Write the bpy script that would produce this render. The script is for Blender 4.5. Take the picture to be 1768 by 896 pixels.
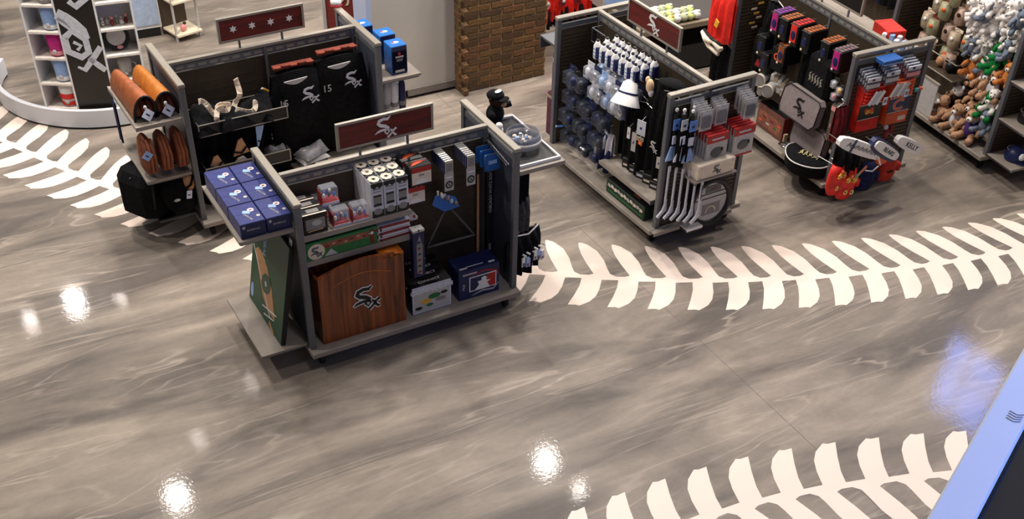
import bpy, math, random
from mathutils import Matrix, Vector
PI=math.pi
R=random.Random(7)
for o in list(bpy.data.objects): bpy.data.objects.remove(o)
S=bpy.context.scene; COL=S.collection
def lin(c):
    c=c/255.0
    return c/12.92 if c<=0.04045 else ((c+0.055)/1.055)**2.4
# ---------------------------------------------------------------- camera
CAMH=5.295; FPX=1963.8; PITCH=.7068; ROLL=.0298; YAW=.5228
cy,sy=math.cos(YAW),math.sin(YAW); cp,sp=math.cos(PITCH),math.sin(PITCH)
fw=Vector((sy*cp,cy*cp,-sp)); rt=Vector((cy,-sy,0)); up=rt.cross(fw)
cr,sr=math.cos(ROLL),math.sin(ROLL)
r2=cr*rt+sr*up; u2=-sr*rt+cr*up
cd=bpy.data.cameras.new('camera'); cam=bpy.data.objects.new('camera',cd); COL.objects.link(cam)
cd.sensor_fit='HORIZONTAL'; cd.sensor_width=36; cd.lens=FPX/1768*36; cd.shift_y=215/1768; cd.clip_start=.05; cd.clip_end=200
cam.matrix_world=Matrix(((r2.x,u2.x,-fw.x,0),(r2.y,u2.y,-fw.y,0),(r2.z,u2.z,-fw.z,CAMH),(0,0,0,1)))
S.camera=cam
# ---------------------------------------------------------------- world, lights, exposure
W=bpy.data.worlds.new('world'); S.world=W; W.use_nodes=True
bg=W.node_tree.nodes['Background']; bg.inputs[0].default_value=(.80,.80,.86,1); bg.inputs[1].default_value=.12
vs=S.view_settings; vs.view_transform='Standard'; vs.look='None'; vs.gamma=1; vs.exposure=0.0; vs.use_curve_mapping=False
def area(x,y,z,size,power,col=(1,.93,.85),name='lamp_light',shape='DISK',rot=None):
    l=bpy.data.lights.new(name,'AREA'); l.shape=shape; l.size=size; l.energy=power; l.color=col
    o=bpy.data.objects.new(name,l); COL.objects.link(o); o.location=(x,y,z)
    if rot: o.rotation_euler=rot
    return o
# x, y, radius, power, label
LAMPS=[(5.39,8.46,.075,150,4.5,'wide round ceiling downlight above the gap between the two right display units'),
 (1.24,9.95,.08,150,4.5,'round ceiling downlight above the white curved cube tower'),
 (1.05,14.36,.08,150,4.5,'far round ceiling downlight beyond the white cube tower'),
 (5.50,7.86,.03,12,4.5,'small ceiling spotlight in front of the wide round downlight'),
 (.40,14.20,.035,15,4.5,'small far ceiling spotlight left of the far round downlight'),
 (1.67,14.28,.03,12,4.5,'small far ceiling spotlight right of the far round downlight'),
 (1.76,10.80,.015,5,4.5,'tiny ceiling spotlight behind the round downlight above the cube tower'),
 (2.68,11.50,.012,4,4.5,'tiny ceiling spotlight behind the left display unit'),
 (-3.0,8.6,.28,420,8,'added unseen lamp high at the far left'),  # high lamps from here down are added to brighten, no fixture seen
 (.4,9.3,.28,420,8,'added unseen lamp high above the left display unit'),
 (3.6,9.3,.28,420,8,'added unseen lamp high above the white partition'),
 (6.4,8.4,.28,420,8,'added unseen lamp high above the third display unit'),
 (9.4,7.2,.28,480,8,'added unseen lamp high above the plush toy display'),
 (12.4,6.4,.28,420,8,'added unseen lamp high at the far right'),
 (6.8,16.6,.3,900,8,'added unseen lamp high far behind the white partition'),
 (13.6,17.8,.3,900,8,'added unseen lamp high at the far right back corner'),
 (2.4,4.0,.28,90,8,'added unseen lamp high above the open floor')]
for x,y,r,pw,lz,lb in LAMPS: area(x,y,lz-.005,2*r,pw*.52)
# blue area light added to brighten the ledge, with no window seen there
area(2.75,-.9,5.35,1.2,11,(.68,.73,1.0),'added_blue_light','SQUARE',(math.radians(60),0,math.radians(48)))
# ---------------------------------------------------------------- mesh builder
class MB:
    def __init__(s): s.v=[];s.f=[];s.m=[]
    def add(s,vs,fs,mi=0,M=None):
        b=len(s.v)
        for p in vs: s.v.append(tuple(M@Vector(p)) if M is not None else tuple(p))
        for f in fs: s.f.append(tuple(i+b for i in f)); s.m.append(mi)
        return s
    def box(s,x0,x1,y0,y1,z0,z1,mi=0,M=None):
        return s.add([(x,y,z) for x in (x0,x1) for y in (y0,y1) for z in (z0,z1)],
          [(0,1,3,2),(4,6,7,5),(0,4,5,1),(2,3,7,6),(0,2,6,4),(1,5,7,3)],mi,M)
    def bbox(s,x0,x1,y0,y1,z0,z1,b=.004,mi=0,M=None):   # box with chamfered vertical edges and rim
        P=[(x0+b,y0),(x1-b,y0),(x1,y0+b),(x1,y1-b),(x1-b,y1),(x0+b,y1),(x0,y1-b),(x0,y0+b)]
        cx,cy_=(x0+x1)/2,(y0+y1)/2
        def ins(p,k): return (p[0]+(k if p[0]<cx else -k),p[1]+(k if p[1]<cy_ else -k))
        rings=[[(*ins(p,b),z0) for p in P],[(*p,z0+b) for p in P],[(*p,z1-b) for p in P],[(*ins(p,b),z1) for p in P]]
        return s.loft(rings,mi,M)
    def loft(s,rings,mi=0,M=None,cap=True,closed=True):
        n=len(rings[0]); vs=[p for r in rings for p in r]; fs=[]
        for i in range(len(rings)-1):
            for j in range(n if closed else n-1):
                k=(j+1)%n; fs.append((i*n+j,i*n+k,(i+1)*n+k,(i+1)*n+j))
        if cap: fs.append(tuple(range(n-1,-1,-1))); fs.append(tuple((len(rings)-1)*n+j for j in range(n)))
        return s.add(vs,fs,mi,M)
    def cyl(s,p0,p1,r0,r1=None,n=12,mi=0,M=None):
        r1=r0 if r1 is None else r1; p0=Vector(p0);p1=Vector(p1); d=(p1-p0).normalized()
        a=d.orthogonal().normalized(); b=d.cross(a)
        rg=lambda p,r:[tuple(p+r*(math.cos(t)*a+math.sin(t)*b)) for t in [2*PI*i/n for i in range(n)]]
        return s.loft([rg(p0,r0),rg(p1,r1)],mi,M)
    def tube(s,pts,r,n=8,mi=0,M=None,closed=False,rs=None):
        P=[Vector(p) for p in pts]; rings=[]; ref=None
        for i,p in enumerate(P):
            if closed: d=P[(i+1)%len(P)]-P[i-1]
            else: d=P[min(i+1,len(P)-1)]-P[max(i-1,0)]
            d.normalize()
            if ref is None: ref=d.orthogonal().normalized()
            a=(ref-ref.dot(d)*d).normalized(); ref=a; b=d.cross(a); rr=rs[i] if rs else r
            rings.append([tuple(p+rr*(math.cos(t)*a+math.sin(t)*b)) for t in [2*PI*k/n for k in range(n)]])
        if closed: rings.append(rings[0])
        return s.loft(rings,mi,M,cap=not closed)
    def ell(s,c,r,n=12,k=8,mi=0,M=None):
        if isinstance(r,(int,float)): r=(r,r,r)
        vs=[(c[0],c[1],c[2]-r[2])]; fs=[]
        for i in range(1,k):
            t=PI*i/k
            for j in range(n):
                a=2*PI*j/n; vs.append((c[0]+r[0]*math.sin(t)*math.cos(a),c[1]+r[1]*math.sin(t)*math.sin(a),c[2]-r[2]*math.cos(t)))
        vs.append((c[0],c[1],c[2]+r[2])); L=len(vs)-1
        for j in range(n): fs.append((0,1+(j+1)%n,1+j)); fs.append((L,L-n+j,L-n+(j+1)%n))
        for i in range(k-2):
            for j in range(n): a=1+i*n; fs.append((a+j,a+(j+1)%n,a+n+(j+1)%n,a+n+j))
        return s.add(vs,fs,mi,M)
    def prism(s,poly,z0,z1,mi=0,M=None):
        return s.loft([[(x,y,z0) for x,y in poly],[(x,y,z1) for x,y in poly]],mi,M)
    def ribbon(s,pts,ws,z0,z1,mi=0,M=None):   # flat tapered stroke in XY
        n=len(pts); L=[];Rr=[]
        for i in range(n):
            a=Vector(pts[max(i-1,0)]);b=Vector(pts[min(i+1,n-1)]); d=(b-a).normalized(); nn=Vector((-d.y,d.x))
            w=(ws[i] if not isinstance(ws,(int,float)) else ws)/2; p=Vector(pts[i]); L.append(tuple(p+nn*w)); Rr.append(tuple(p-nn*w))
        return s.prism(L+Rr[::-1],z0,z1,mi,M)
    def lathe(s,prof,n=20,mi=0,M=None,cap=False):
        return s.loft([[(r*math.cos(2*PI*j/n),r*math.sin(2*PI*j/n),z) for j in range(n)] for r,z in prof],mi,M,cap=cap)
    def grid(s,fn,nu,nv,mi=0,M=None):
        vs=[fn(i/nu,j/nv) for i in range(nu+1) for j in range(nv+1)]
        fs=[(i*(nv+1)+j,(i+1)*(nv+1)+j,(i+1)*(nv+1)+j+1,i*(nv+1)+j+1) for i in range(nu) for j in range(nv)]
        return s.add(vs,fs,mi,M)
    def build(s,name,mats,parent=None,M=None,smooth=False):
        me=bpy.data.meshes.new(name); me.from_pydata(s.v,[],s.f)
        if not isinstance(mats,(list,tuple)): mats=[mats]
        for m in mats: me.materials.append(m)
        me.polygons.foreach_set('material_index',s.m)
        if smooth: me.polygons.foreach_set('use_smooth',[True]*len(s.f))
        me.update()
        o=bpy.data.objects.new(name,me); COL.objects.link(o)
        if parent is not None: o.parent=parent
        if M is not None: o.matrix_local=M
        return o
def T(x,y,z): return Matrix.Translation((x,y,z))
def RX(a): return Matrix.Rotation(a,4,'X')
def RY(a): return Matrix.Rotation(a,4,'Y')
def RZ(a): return Matrix.Rotation(a,4,'Z')
def SC(x,y,z): return Matrix.Diagonal((x,y,z,1))
# ---------------------------------------------------------------- materials
MATS={}
def mat(name,c,rough=.6,metal=0,var=.06,scale=30,bump=0,spec=.4,alpha=1,trans=0,emit=None,coat=0):
    if name in MATS: return MATS[name]
    m=bpy.data.materials.new(name); m.use_nodes=True; nt=m.node_tree; b=nt.nodes['Principled BSDF']
    base=tuple(lin(x) for x in c)
    b.inputs['Roughness'].default_value=rough; b.inputs['Metallic'].default_value=metal
    b.inputs['Specular IOR Level'].default_value=spec
    if var>0:
        tc=nt.nodes.new('ShaderNodeTexCoord'); n=nt.nodes.new('ShaderNodeTexNoise'); n.inputs['Scale'].default_value=scale; n.inputs['Detail'].default_value=3
        r=nt.nodes.new('ShaderNodeValToRGB'); nt.links.new(tc.outputs['Object'],n.inputs['Vector']); nt.links.new(n.outputs['Fac'],r.inputs['Fac'])
        r.color_ramp.elements[0].position=.3; r.color_ramp.elements[1].position=.7
        r.color_ramp.elements[0].color=tuple(max(0,x*(1-var*2)) for x in base)+(1,); r.color_ramp.elements[1].color=tuple(min(1,x*(1+var*2)) for x in base)+(1,)
        nt.links.new(r.outputs['Color'],b.inputs['Base Color'])
        if bump>0:
            bm=nt.nodes.new('ShaderNodeBump'); bm.inputs['Strength'].default_value=bump; bm.inputs['Distance'].default_value=.01
            nt.links.new(n.outputs['Fac'],bm.inputs['Height']); nt.links.new(bm.outputs['Normal'],b.inputs['Normal'])
    else: b.inputs['Base Color'].default_value=base+(1,)
    if trans: b.inputs['Transmission Weight'].default_value=trans; b.inputs['IOR'].default_value=1.2
    if alpha<1: b.inputs['Alpha'].default_value=alpha
    if coat: b.inputs['Coat Weight'].default_value=coat
    if emit: b.inputs['Emission Color'].default_value=tuple(lin(x) for x in emit[0])+(1,); b.inputs['Emission Strength'].default_value=emit[1]
    MATS[name]=m; return m
def wood(name,c0,c1,axis='Z',scale=14,rough=.5,coat=0):
    m=bpy.data.materials.new(name); m.use_nodes=True; nt=m.node_tree; b=nt.nodes['Principled BSDF']; N=nt.nodes.new; L=nt.links.new
    tc=N('ShaderNodeTexCoord'); mp=N('ShaderNodeMapping'); L(tc.outputs['Object'],mp.inputs[0])
    mp.inputs['Scale'].default_value=(scale,scale,1.2) if axis=='Z' else (1.2,scale,scale)
    n=N('ShaderNodeTexNoise'); n.inputs['Scale'].default_value=1.6; n.inputs['Detail'].default_value=5; n.inputs['Distortion'].default_value=.6; L(mp.outputs[0],n.inputs['Vector'])
    r=N('ShaderNodeValToRGB'); L(n.outputs['Fac'],r.inputs[0]); r.color_ramp.elements[0].position=.32; r.color_ramp.elements[1].position=.72
    r.color_ramp.elements[0].color=tuple(lin(x) for x in c0)+(1,); r.color_ramp.elements[1].color=tuple(lin(x) for x in c1)+(1,)
    L(r.outputs[0],b.inputs['Base Color']); b.inputs['Roughness'].default_value=rough; b.inputs['Coat Weight'].default_value=coat
    return m
rail=mat('rail_metal',(150,143,132),.38,.25,.03,60)
post=mat('post_metal',(106,107,112),.45,.3,.03,60)
deckm=mat('deck_laminate',(148,138,128),.45,0,.05,8)
panelm=mat('panel_dark_grey',(66,70,84),.5,.2,.04,20)
slatm=mat('slat_brown_grey',(74,62,50),.5,.2,.05,20)
pegm=mat('peg_panel',(66,56,44),.5,.2,.06,16)
black=mat('black_plastic',(20,20,22),.45,0,.1,20)
cloth=mat('black_cloth',(18,18,20),.92,0,.25,40,.3,.15)
gcloth=mat('grey_cloth',(112,110,114),.9,0,.1,40,.3,.15)
wcloth=mat('white_cloth',(214,212,218),.9,0,.05,40,.3,.15)
navy=mat('navy_cloth',(26,34,66),.9,0,.2,40,.3,.15)
white=mat('white_gloss',(232,230,228),.4,0,.02,20)
cream=mat('cream_card',(226,210,190),.55,0,.04,20)
wcard=mat('white_card',(205,206,214),.5,0,.04,20)
chrome=mat('chrome',(200,198,196),.15,1,0)
steel=mat('brushed_steel',(170,168,166),.3,.9,.03,40)
red=mat('red_print',(176,34,36),.5,0,.08,30)
bred=mat('bright_red',(226,44,34),.55,0,.12,14)
dred=mat('dark_red',(120,28,30),.5,0,.1,30)
orange=mat('orange_print',(226,92,44),.5,0,.08,30)
blue=mat('blue_carton',(38,46,110),.4,0,.08,20)
dblue=mat('dark_blue',(26,34,78),.4,0,.1,20)
sky=mat('bright_blue',(38,108,190),.35,0,.06,20)
lblue=mat('pale_blue',(150,180,226),.5,0,.05,20)
green=mat('green_print',(36,110,56),.45,0,.1,20)
dgreen=mat('board_green',(22,74,48),.4,0,.05,10)
tan=mat('tan_print',(196,146,104),.6,0,.05,20)
gold=mat('gold_print',(222,170,56),.5,0,.08,30)
magenta=mat('magenta',(196,36,128),.5,0,.08,20)
purple=mat('purple',(112,50,130),.5,0,.08,20)
grey=mat('mid_grey',(134,130,128),.5,0,.05,20)
lgrey=mat('pale_grey',(186,182,180),.4,0,.04,20)
clear=mat('clear_plastic',(225,230,240),.06,0,0,1,0,.7,.2)
cdark=mat('clear_dark_plastic',(90,96,112),.08,0,0,1,0,.6,.22)
smoke=mat('smoked_plastic',(120,124,140),.12,0,0,1,0,.5,.45)
leather=mat('tan_leather',(148,80,42),.55,0,.12,18,.25)
oleather=mat('orange_leather',(176,104,34),.5,0,.1,18,.25)
bleather=mat('brown_leather',(128,66,38),.55,0,.15,18,.25)
fur=mat('brown_plush',(180,140,110),.95,0,.14,60,.5,.1)
dfur=mat('dark_plush',(52,36,28),.95,0,.2,60,.5,.1)
wfur=mat('white_plush',(236,230,224),.95,0,.05,60,.5,.1)
gfur=mat('green_plush',(30,120,60),.95,0,.12,60,.5,.1)
bfur=mat('grey_blue_plush',(118,128,144),.95,0,.12,60,.5,.1)
crate=wood('crate_wood',(82,34,10),(164,84,30),'Z',16,.42,.2)
signwood=wood('sign_red_wood',(64,10,6),(122,26,14),'X',18,.6,0)
pink=mat('pink_card',(226,150,150),.5,0,.05,20)
beige=mat('beige_pack',(168,150,126),.35,0,.12,24)
tag_=mat('price_tag',(216,220,240),.4,0,.02,20)
lime=mat('lime_soft',(206,214,140),.9,0,.1,30)
# ---------------------------------------------------------------- scene helpers
def empty(name,label,cat,M,group=None):
    o=bpy.data.objects.new(name,None); COL.objects.link(o); o.empty_display_size=.05; o.matrix_world=M
    o['label']=label; o['category']=cat
    if group: o['group']=group
    return o
def tag(o,label,cat,group=None):
    o['label']=label; o['category']=cat
    if group: o['group']=group
    return o
def struct(o): o['kind']='structure'; return o
def dup(root,M,label,group=None):
    r=root.copy(); COL.objects.link(r); r.matrix_world=M; r['label']=label
    if group: r['group']=group
    for ch in list(root.children):
        c=ch.copy(); COL.objects.link(c); c.parent=r
        for g in list(ch.children):
            d=g.copy(); COL.objects.link(d); d.parent=c
    return r
GF={1:(1.921,6.604,.0027,1.636),2:(1.739,8.608,.0236,1.641),3:(5.425,6.419,1.5928,1.630),4:(7.222,6.321,1.5225,1.63),5:(8.873,6.004,1.45,1.63)}
FACE={'-v':0,'+v':PI,'-u':-PI/2,'+u':PI/2}
def at(g,u,v,z,face='-v',rz=0,rx=0):
    x,y,th,L=GF[g]; c,s=math.cos(th),math.sin(th)
    a=th+(FACE[face] if isinstance(face,str) else face)+rz
    return T(x+u*c-v*s,y+u*s+v*c,z)@RZ(a)@RX(rx)
XZ=RX(PI/2)    # maps flat XY art to a wall facing -y
def text(s,size,m,parent,M,name='lettering',depth=.0012,align='CENTER'):
    cu=bpy.data.curves.new(name,'FONT'); cu.body=s; cu.size=size; cu.extrude=depth; cu.align_x=align; cu.align_y='CENTER'; cu.resolution_u=2
    t=bpy.data.objects.new(name,cu); me=bpy.data.meshes.new_from_object(t); bpy.data.objects.remove(t); bpy.data.curves.remove(cu)
    me.name=name; me.materials.clear(); me.materials.append(m)
    o=bpy.data.objects.new(name,me); COL.objects.link(o); o.parent=parent; o.matrix_local=M
    return o
# interlaced three-letter script logo, unit square, centred
LOGO=[([(.74,.97),(.60,.86),(.40,.89),(.22,.83),(.17,.72),(.27,.62),(.48,.55),(.62,.44),(.62,.33)],[.03,.13,.13,.15,.15,.15,.15,.13,.06]),
      ([(.62,.36),(.45,.40),(.25,.38),(.12,.34),(.0,.26)],[.08,.09,.11,.08,.01]),
      ([(.45,.30),(.54,.40),(.66,.29),(.55,.17),(.45,.30)],.075),
      ([(.56,.02),(.66,.09),(.76,.18),(.86,.30),(.98,.38)],[.10,.08,.08,.08,.10]),
      ([(.70,.36),(.78,.30),(.84,.16),(.92,.07),(1.0,.08)],[.06,.10,.09,.10,.03])]
def logo(size,fill,parent,M,outline=None,name='team_logo'):
    S_=SC(size,size,1)@T(-.5,-.5,0); o=None
    if outline:
        m=MB()
        for p,w in LOGO: m.ribbon(p,[x+.09 for x in w] if not isinstance(w,float) else w+.09,0,.0015,0,S_)
        o=m.build('logo_outline',outline,parent,M)
    m=MB()
    for p,w in LOGO: m.ribbon(p,w,.0012,.003,0,S_)
    return m.build(name,fill,parent,M)
def star6(r): return [((r if i%2==0 else r*.5)*math.sin(PI*i/6),(r if i%2==0 else r*.5)*math.cos(PI*i/6)) for i in range(12)]
def disc(r,n=20,cx=0,cy=0): return [(cx+r*math.cos(2*PI*i/n),cy+r*math.sin(2*PI*i/n)) for i in range(n)]
def ordn(i): return ['first','second','third','fourth','fifth','sixth','seventh','eighth','ninth','tenth','eleventh','twelfth','thirteenth','fourteenth'][i]
# ---------------------------------------------------------------- floor
fm=bpy.data.materials.new('polished_concrete'); fm.use_nodes=True; nt=fm.node_tree; N=nt.nodes.new; L=nt.links.new; b=nt.nodes['Principled BSDF']
tc=N('ShaderNodeTexCoord')
def mp(scale,rot=0):
    m=N('ShaderNodeMapping'); m.inputs['Scale'].default_value=scale; m.inputs['Rotation'].default_value=(0,0,rot); L(tc.outputs['Object'],m.inputs[0]); return m
def noise(m,sc,det,dist=0,rough=.55):
    n=N('ShaderNodeTexNoise'); n.inputs['Scale'].default_value=sc; n.inputs['Detail'].default_value=det; n.inputs['Distortion'].default_value=dist; n.inputs['Roughness'].default_value=rough; L(m.outputs[0],n.inputs['Vector']); return n
def ramp(src,a,bb,ca,cb):
    r=N('ShaderNodeValToRGB'); L(src,r.inputs[0]); e=r.color_ramp.elements; e[0].position=a; e[1].position=bb; e[0].color=ca; e[1].color=cb; return r
def g3(r,g_,b_): return (lin(r),lin(g_),lin(b_),1)
n1=noise(mp((.55,1.9,1),-.06),1.0,6,.9)
base=ramp(n1.outputs['Fac'],.34,.66,g3(98,90,84),g3(160,147,134))
n2=noise(mp((.7,3.4,1),.05),1.3,5,1.4)
mx=N('ShaderNodeMix'); mx.data_type='RGBA'; mx.blend_type='OVERLAY'; mx.inputs[0].default_value=.36
L(base.outputs[0],mx.inputs[6]); r2_=ramp(n2.outputs['Fac'],.30,.70,(.30,.30,.30,1),(.66,.65,.64,1)); L(r2_.outputs[0],mx.inputs[7])
# thin pale trowel veins: ridges of a stretched noise
n3=noise(mp((.24,1.9,1),.04),1.0,4,.55,.5)
rr=N('ShaderNodeValToRGB'); L(n3.outputs['Fac'],rr.inputs[0]); cr_=rr.color_ramp; cr_.elements[0].position=.0; cr_.elements[0].color=(0,0,0,1); cr_.elements[1].position=1; cr_.elements[1].color=(0,0,0,1)
for p,v in ((.405,0),(.412,.55),(.424,0),(.478,0),(.485,.9),(.497,0),(.552,0),(.559,.7),(.568,0),(.622,0),(.628,.5),(.640,0)):
    e=cr_.elements.new(p); e.color=(v,v,v,1)
n4=noise(mp((.8,1.6,1)),1.1,2); rb=ramp(n4.outputs['Fac'],.42,.62,(0,0,0,1),(.75,.75,.75,1))
ml=N('ShaderNodeMath'); ml.operation='MULTIPLY'; L(rr.outputs[0],ml.inputs[0]); L(rb.outputs[0],ml.inputs[1])
mv=N('ShaderNodeMix'); mv.data_type='RGBA'; L(ml.outputs[0],mv.inputs[0]); L(mx.outputs[2],mv.inputs[6]); mv.inputs[7].default_value=g3(190,176,162)
n5=noise(mp((6,9,1)),3,5); ov=N('ShaderNodeMix'); ov.data_type='RGBA'; ov.blend_type='OVERLAY'; ov.inputs[0].default_value=.2; L(mv.outputs[2],ov.inputs[6]); r5=ramp(n5.outputs['Fac'],.3,.7,(.35,.35,.35,1),(.65,.65,.65,1)); L(r5.outputs[0],ov.inputs[7])
L(ov.outputs[2],b.inputs['Base Color'])
b.inputs['Roughness'].default_value=.5; b.inputs['Specular IOR Level'].default_value=.3; b.inputs['Coat Weight'].default_value=.5; b.inputs['Coat Roughness'].default_value=.055
n6=noise(mp((1,1,1)),38,3); bm=N('ShaderNodeBump'); bm.inputs['Strength'].default_value=.09; bm.inputs['Distance'].default_value=.004; L(n6.outputs['Fac'],bm.inputs['Height']); L(bm.outputs['Normal'],b.inputs['Coat Normal'])
floor=struct(MB().box(-7,13,-3,24,-.12,0).build('floor',fm))
# saw-cut control joints in the slab
jm=mat('joint_dark',(104,97,92),.6,0,.05,30)
m=MB(); m.box(-7,13,5.106,5.110,0,.0006); m.box(4.60,4.604,-3,24,0,.0006); m.box(-7,13,8.5,8.506,0,.0006)
m.build('joint_line',jm,floor)
# ---------------------------------------------------------------- baseball seam stitches inlaid in the floor
seam=mat('seam_inlay',(246,226,212),.4,0,.015,3,0,.3,coat=.5); seam.node_tree.nodes['Principled BSDF'].inputs['Coat Roughness'].default_value=.05
TT=[[0,0],[-.066,.153],[-.111,.277],[-.134,.377],[-.139,.44],[-.114,.442],[-.062,.419],[.021,.333],[.079,.207],[.113,.073],[.134,.012],[.182,-.021],[.252,-.019],[.291,0],[.196,-.082],[.066,-.078],[.052,-.204],[.026,-.304],[-.02,-.38],[-.065,-.418],[-.101,-.446],[-.133,-.436],[-.193,-.441],[-.146,-.307],[-.108,-.173],[-.095,-.07]]
SA=[[.26,11.329],[.39,11.067],[.52,10.805],[.65,10.543],[.78,10.281],[.912,10.018],[1.046,9.76],[1.183,9.514],[1.325,9.278],[1.472,9.044],[1.628,8.811],[1.792,8.581],[1.968,8.355],[2.156,8.132],[2.354,7.916],[2.555,7.708],[2.761,7.509],[2.972,7.317],[3.19,7.132],[3.413,6.952],[3.64,6.777],[3.871,6.606],[4.106,6.437],[4.347,6.272],[4.595,6.115],[4.851,5.966],[5.113,5.828],[5.372,5.702],[5.625,5.589],[5.881,5.483],[6.145,5.386],[6.416,5.298],[6.686,5.22],[6.949,5.152],[7.211,5.09],[7.471,5.033],[7.733,4.981],[7.998,4.934],[8.267,4.896],[8.537,4.865]]
SB=[[2.082,3.655],[2.372,3.666],[2.66,3.665],[2.953,3.660],[3.241,3.645],[3.527,3.617],[3.81,3.575],[4.09,3.52],[4.37,3.45],[4.66,3.365],[4.95,3.27],[5.24,3.165],[5.52,3.055],[5.80,2.93]]
# the lower seam passes its measured gap ends
SB=SB[:6]+[[3.60,3.622],[3.882,3.583],[4.170,3.527],[4.455,3.452],[4.741,3.362],[5.034,3.261],[5.309,3.151],[5.584,3.041],[5.859,2.931]]
SB=[[2.152,3.655],[2.440,3.662],[2.729,3.664],[3.018,3.659],[3.307,3.646],[3.595,3.621]]+SB[7:]
def seam_line(pts,flip):
    n=len(pts); fr=[]
    for i in range(n):
        a=pts[max(i-1,0)];c=pts[min(i+1,n-1)]; fr.append((pts[i][0],pts[i][1],math.atan2(c[1]-a[1],c[0]-a[0])+(PI if flip else 0)))
    for i in range(n):
        j=i-1 if flip else i+1
        x,y,t=fr[i]; c,s=math.cos(t),math.sin(t)
        P=[(x+c*p-s*q,y+s*p+c*q) for p,q in TT]
        if 0<=j<n:
            X,Y,t2=fr[j]; c2,s2=math.cos(t2),math.sin(t2)
            P[13]=(X,Y); P[12]=(X+c2*(-.039)+s2*.019,Y+s2*(-.039)-c2*.019); P[14]=(X-c2*.095+s2*.07,Y-s2*.095-c2*.07)
        MB().prism([(a-x,d-y) for a,d in P],.0002,.0016).build('seam_stitch',seam,floor,T(x,y,0))
seam_line(SA,False); seam_line(SB,True)
# ---------------------------------------------------------------- walls, brick pier, window
wallp=mat('wall_paint',(186,180,170),.6,0,.02,2)
wallb=mat('wall_edge_paint',(176,186,214),.5,0,.02,2)
m=MB(); m.box(3.96,4.86,9.74,10.06,.09,3.2); w=struct(m.build('wall_back',wallp)); 
MB().box(3.99,4.83,9.79,10.02,0,.09).build('recessed_base',black,w)
MB().box(3.905,3.96,9.74,10.06,0,3.2).build('edge_post',wallb,w)
MB().box(4.30,4.86,9.725,9.74,.03,.10).build('baseboard_strip',mat('base_strip',(120,112,104),.5),w)
mort=mat('mortar',(176,150,104),.9,0,.1,40,.3)
bmats=[mat('brick_a',(92,68,42),.85,0,.14,30,.4),mat('brick_b',(104,70,44),.85,0,.14,30,.4),mat('brick_c',(80,58,38),.85,0,.14,30,.4),mat('brick_d',(108,78,46),.85,0,.14,30,.4)]
pier=struct(MB().box(4.842,5.818,9.612,10.5,0,1.93).build('wall_brick_pier',mort))
RH=.0686; BL=.2575; J=.014; bms=[]
def brickmesh(w,k):
    key=(round(w,3),k)
    for q,me in bms:
        if q==key: return me
    me=bpy.data.meshes.new('brick'); t=MB().bbox(0,w,0,.05,0,RH-J,.003); me.from_pydata(t.v,[],t.f); me.materials.append(bmats[k]); me.update(); bms.append((key,me)); return me
def brick(x,y,z,w,rz):
    o=bpy.data.objects.new('brick',brickmesh(w,R.choice([0,0,1,2,3]))); COL.objects.link(o); o.parent=pier; o.matrix_local=T(x,y+(R.random()-.5)*.002,z)@RZ(rz)
for r in range(28):
    z=r*RH+J*.6; x=4.832; off=[BL*.33,BL*.83][r%2]; nx=x+off
    while x<5.825:
        e=min(nx,5.828); 
        if e-x>.03: brick(x,9.60,z,round(e-x-J,3),0)
        x=e; nx=x+BL
        if e>=5.828: break
    for k in range(3): brick(4.832,9.64+ (k+1)*BL-(0 if r%2 else BL/2),z,round(BL-J,3),-PI/2)
# day-lit window high on the right-hand wall
ww=struct(MB().box(12,12.25,5.0,7.15,0,6.9).box(12,12.25,8.2,11,0,6.9).box(12,12.25,7.15,8.2,0,4.62).box(12,12.25,7.15,8.2,6.0,6.9).build('wall_right',wallp))
win=struct(MB().box(12.02,12.1,7.15,7.2,4.62,6.0).box(12.02,12.1,8.15,8.2,4.62,6.0).box(12.02,12.1,7.2,8.15,4.62,4.68).box(12.02,12.1,7.2,8.15,5.94,6.0).box(12.02,12.1,7.74,7.79,4.68,5.94).box(12.02,12.1,7.2,8.15,5.12,5.2).build('window_1',white))
pane=mat('daylight_pane',(120,150,255),.2,0,0,1,emit=((110,150,255),16))
for y0,y1 in ((7.2,7.74),(7.79,8.15)):
    for z0,z1 in ((4.68,5.12),(5.2,5.94)): MB().box(12.05,12.07,y0,y1,z0,z1).build('pane',pane,win)
wf=T(2.79,-.94,5.35)@RZ(math.radians(48))@RX(math.radians(-30))
add_win=struct(MB().box(-.68,.68,0,.05,.60,.68).box(-.68,.68,0,.05,-.68,-.60).box(-.68,-.60,0,.05,-.60,.60).box(.60,.68,0,.05,-.60,.60).build('added_window',white,None,wf))  # frame and pane of an unseen window added to carry the blue light
MB().box(-.60,.60,.02,.03,-.60,.60).build('pane',pane,add_win)
# ---------------------------------------------------------------- ceiling lamps, with the added high ones
lampb=mat('lamp_body',(210,208,204),.4)
glow=mat('lamp_lens',(255,240,220),.3,0,0,1,emit=((255,240,220),14))
for x,y,r,pw,lz,lb in LAMPS:
    e=empty('ceiling_lamp',lb,'lamp',T(x,y,lz),'downlights and spotlights on the ceiling')
    MB().lathe([(r*1.0,0.0),(r*1.15,-.01),(r*1.2,.05),(r*1.05,.18),(r*.3,.22),(.01,.22)],20).build('housing',lampb,e,smooth=True)
    MB().lathe([(r*.98,.012),(0.001,.014)],20).build('lens',glow,e)
    MB().cyl((0,0,.2),(0,0,2.2),.008,n=6).build('stem',lampb,e)
# ---------------------------------------------------------------- near handrail ledge (bottom right corner)
ledgem=mat('ledge_blue_white',(222,232,255),.45,0,.02,4)
e=empty('guard_ledge','pale blue-white sloping parapet ledge at the bottom right corner beside the camera','ledge',T(1.05,.62,4.2)@RZ(math.atan2(.199,.402)))
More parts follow.
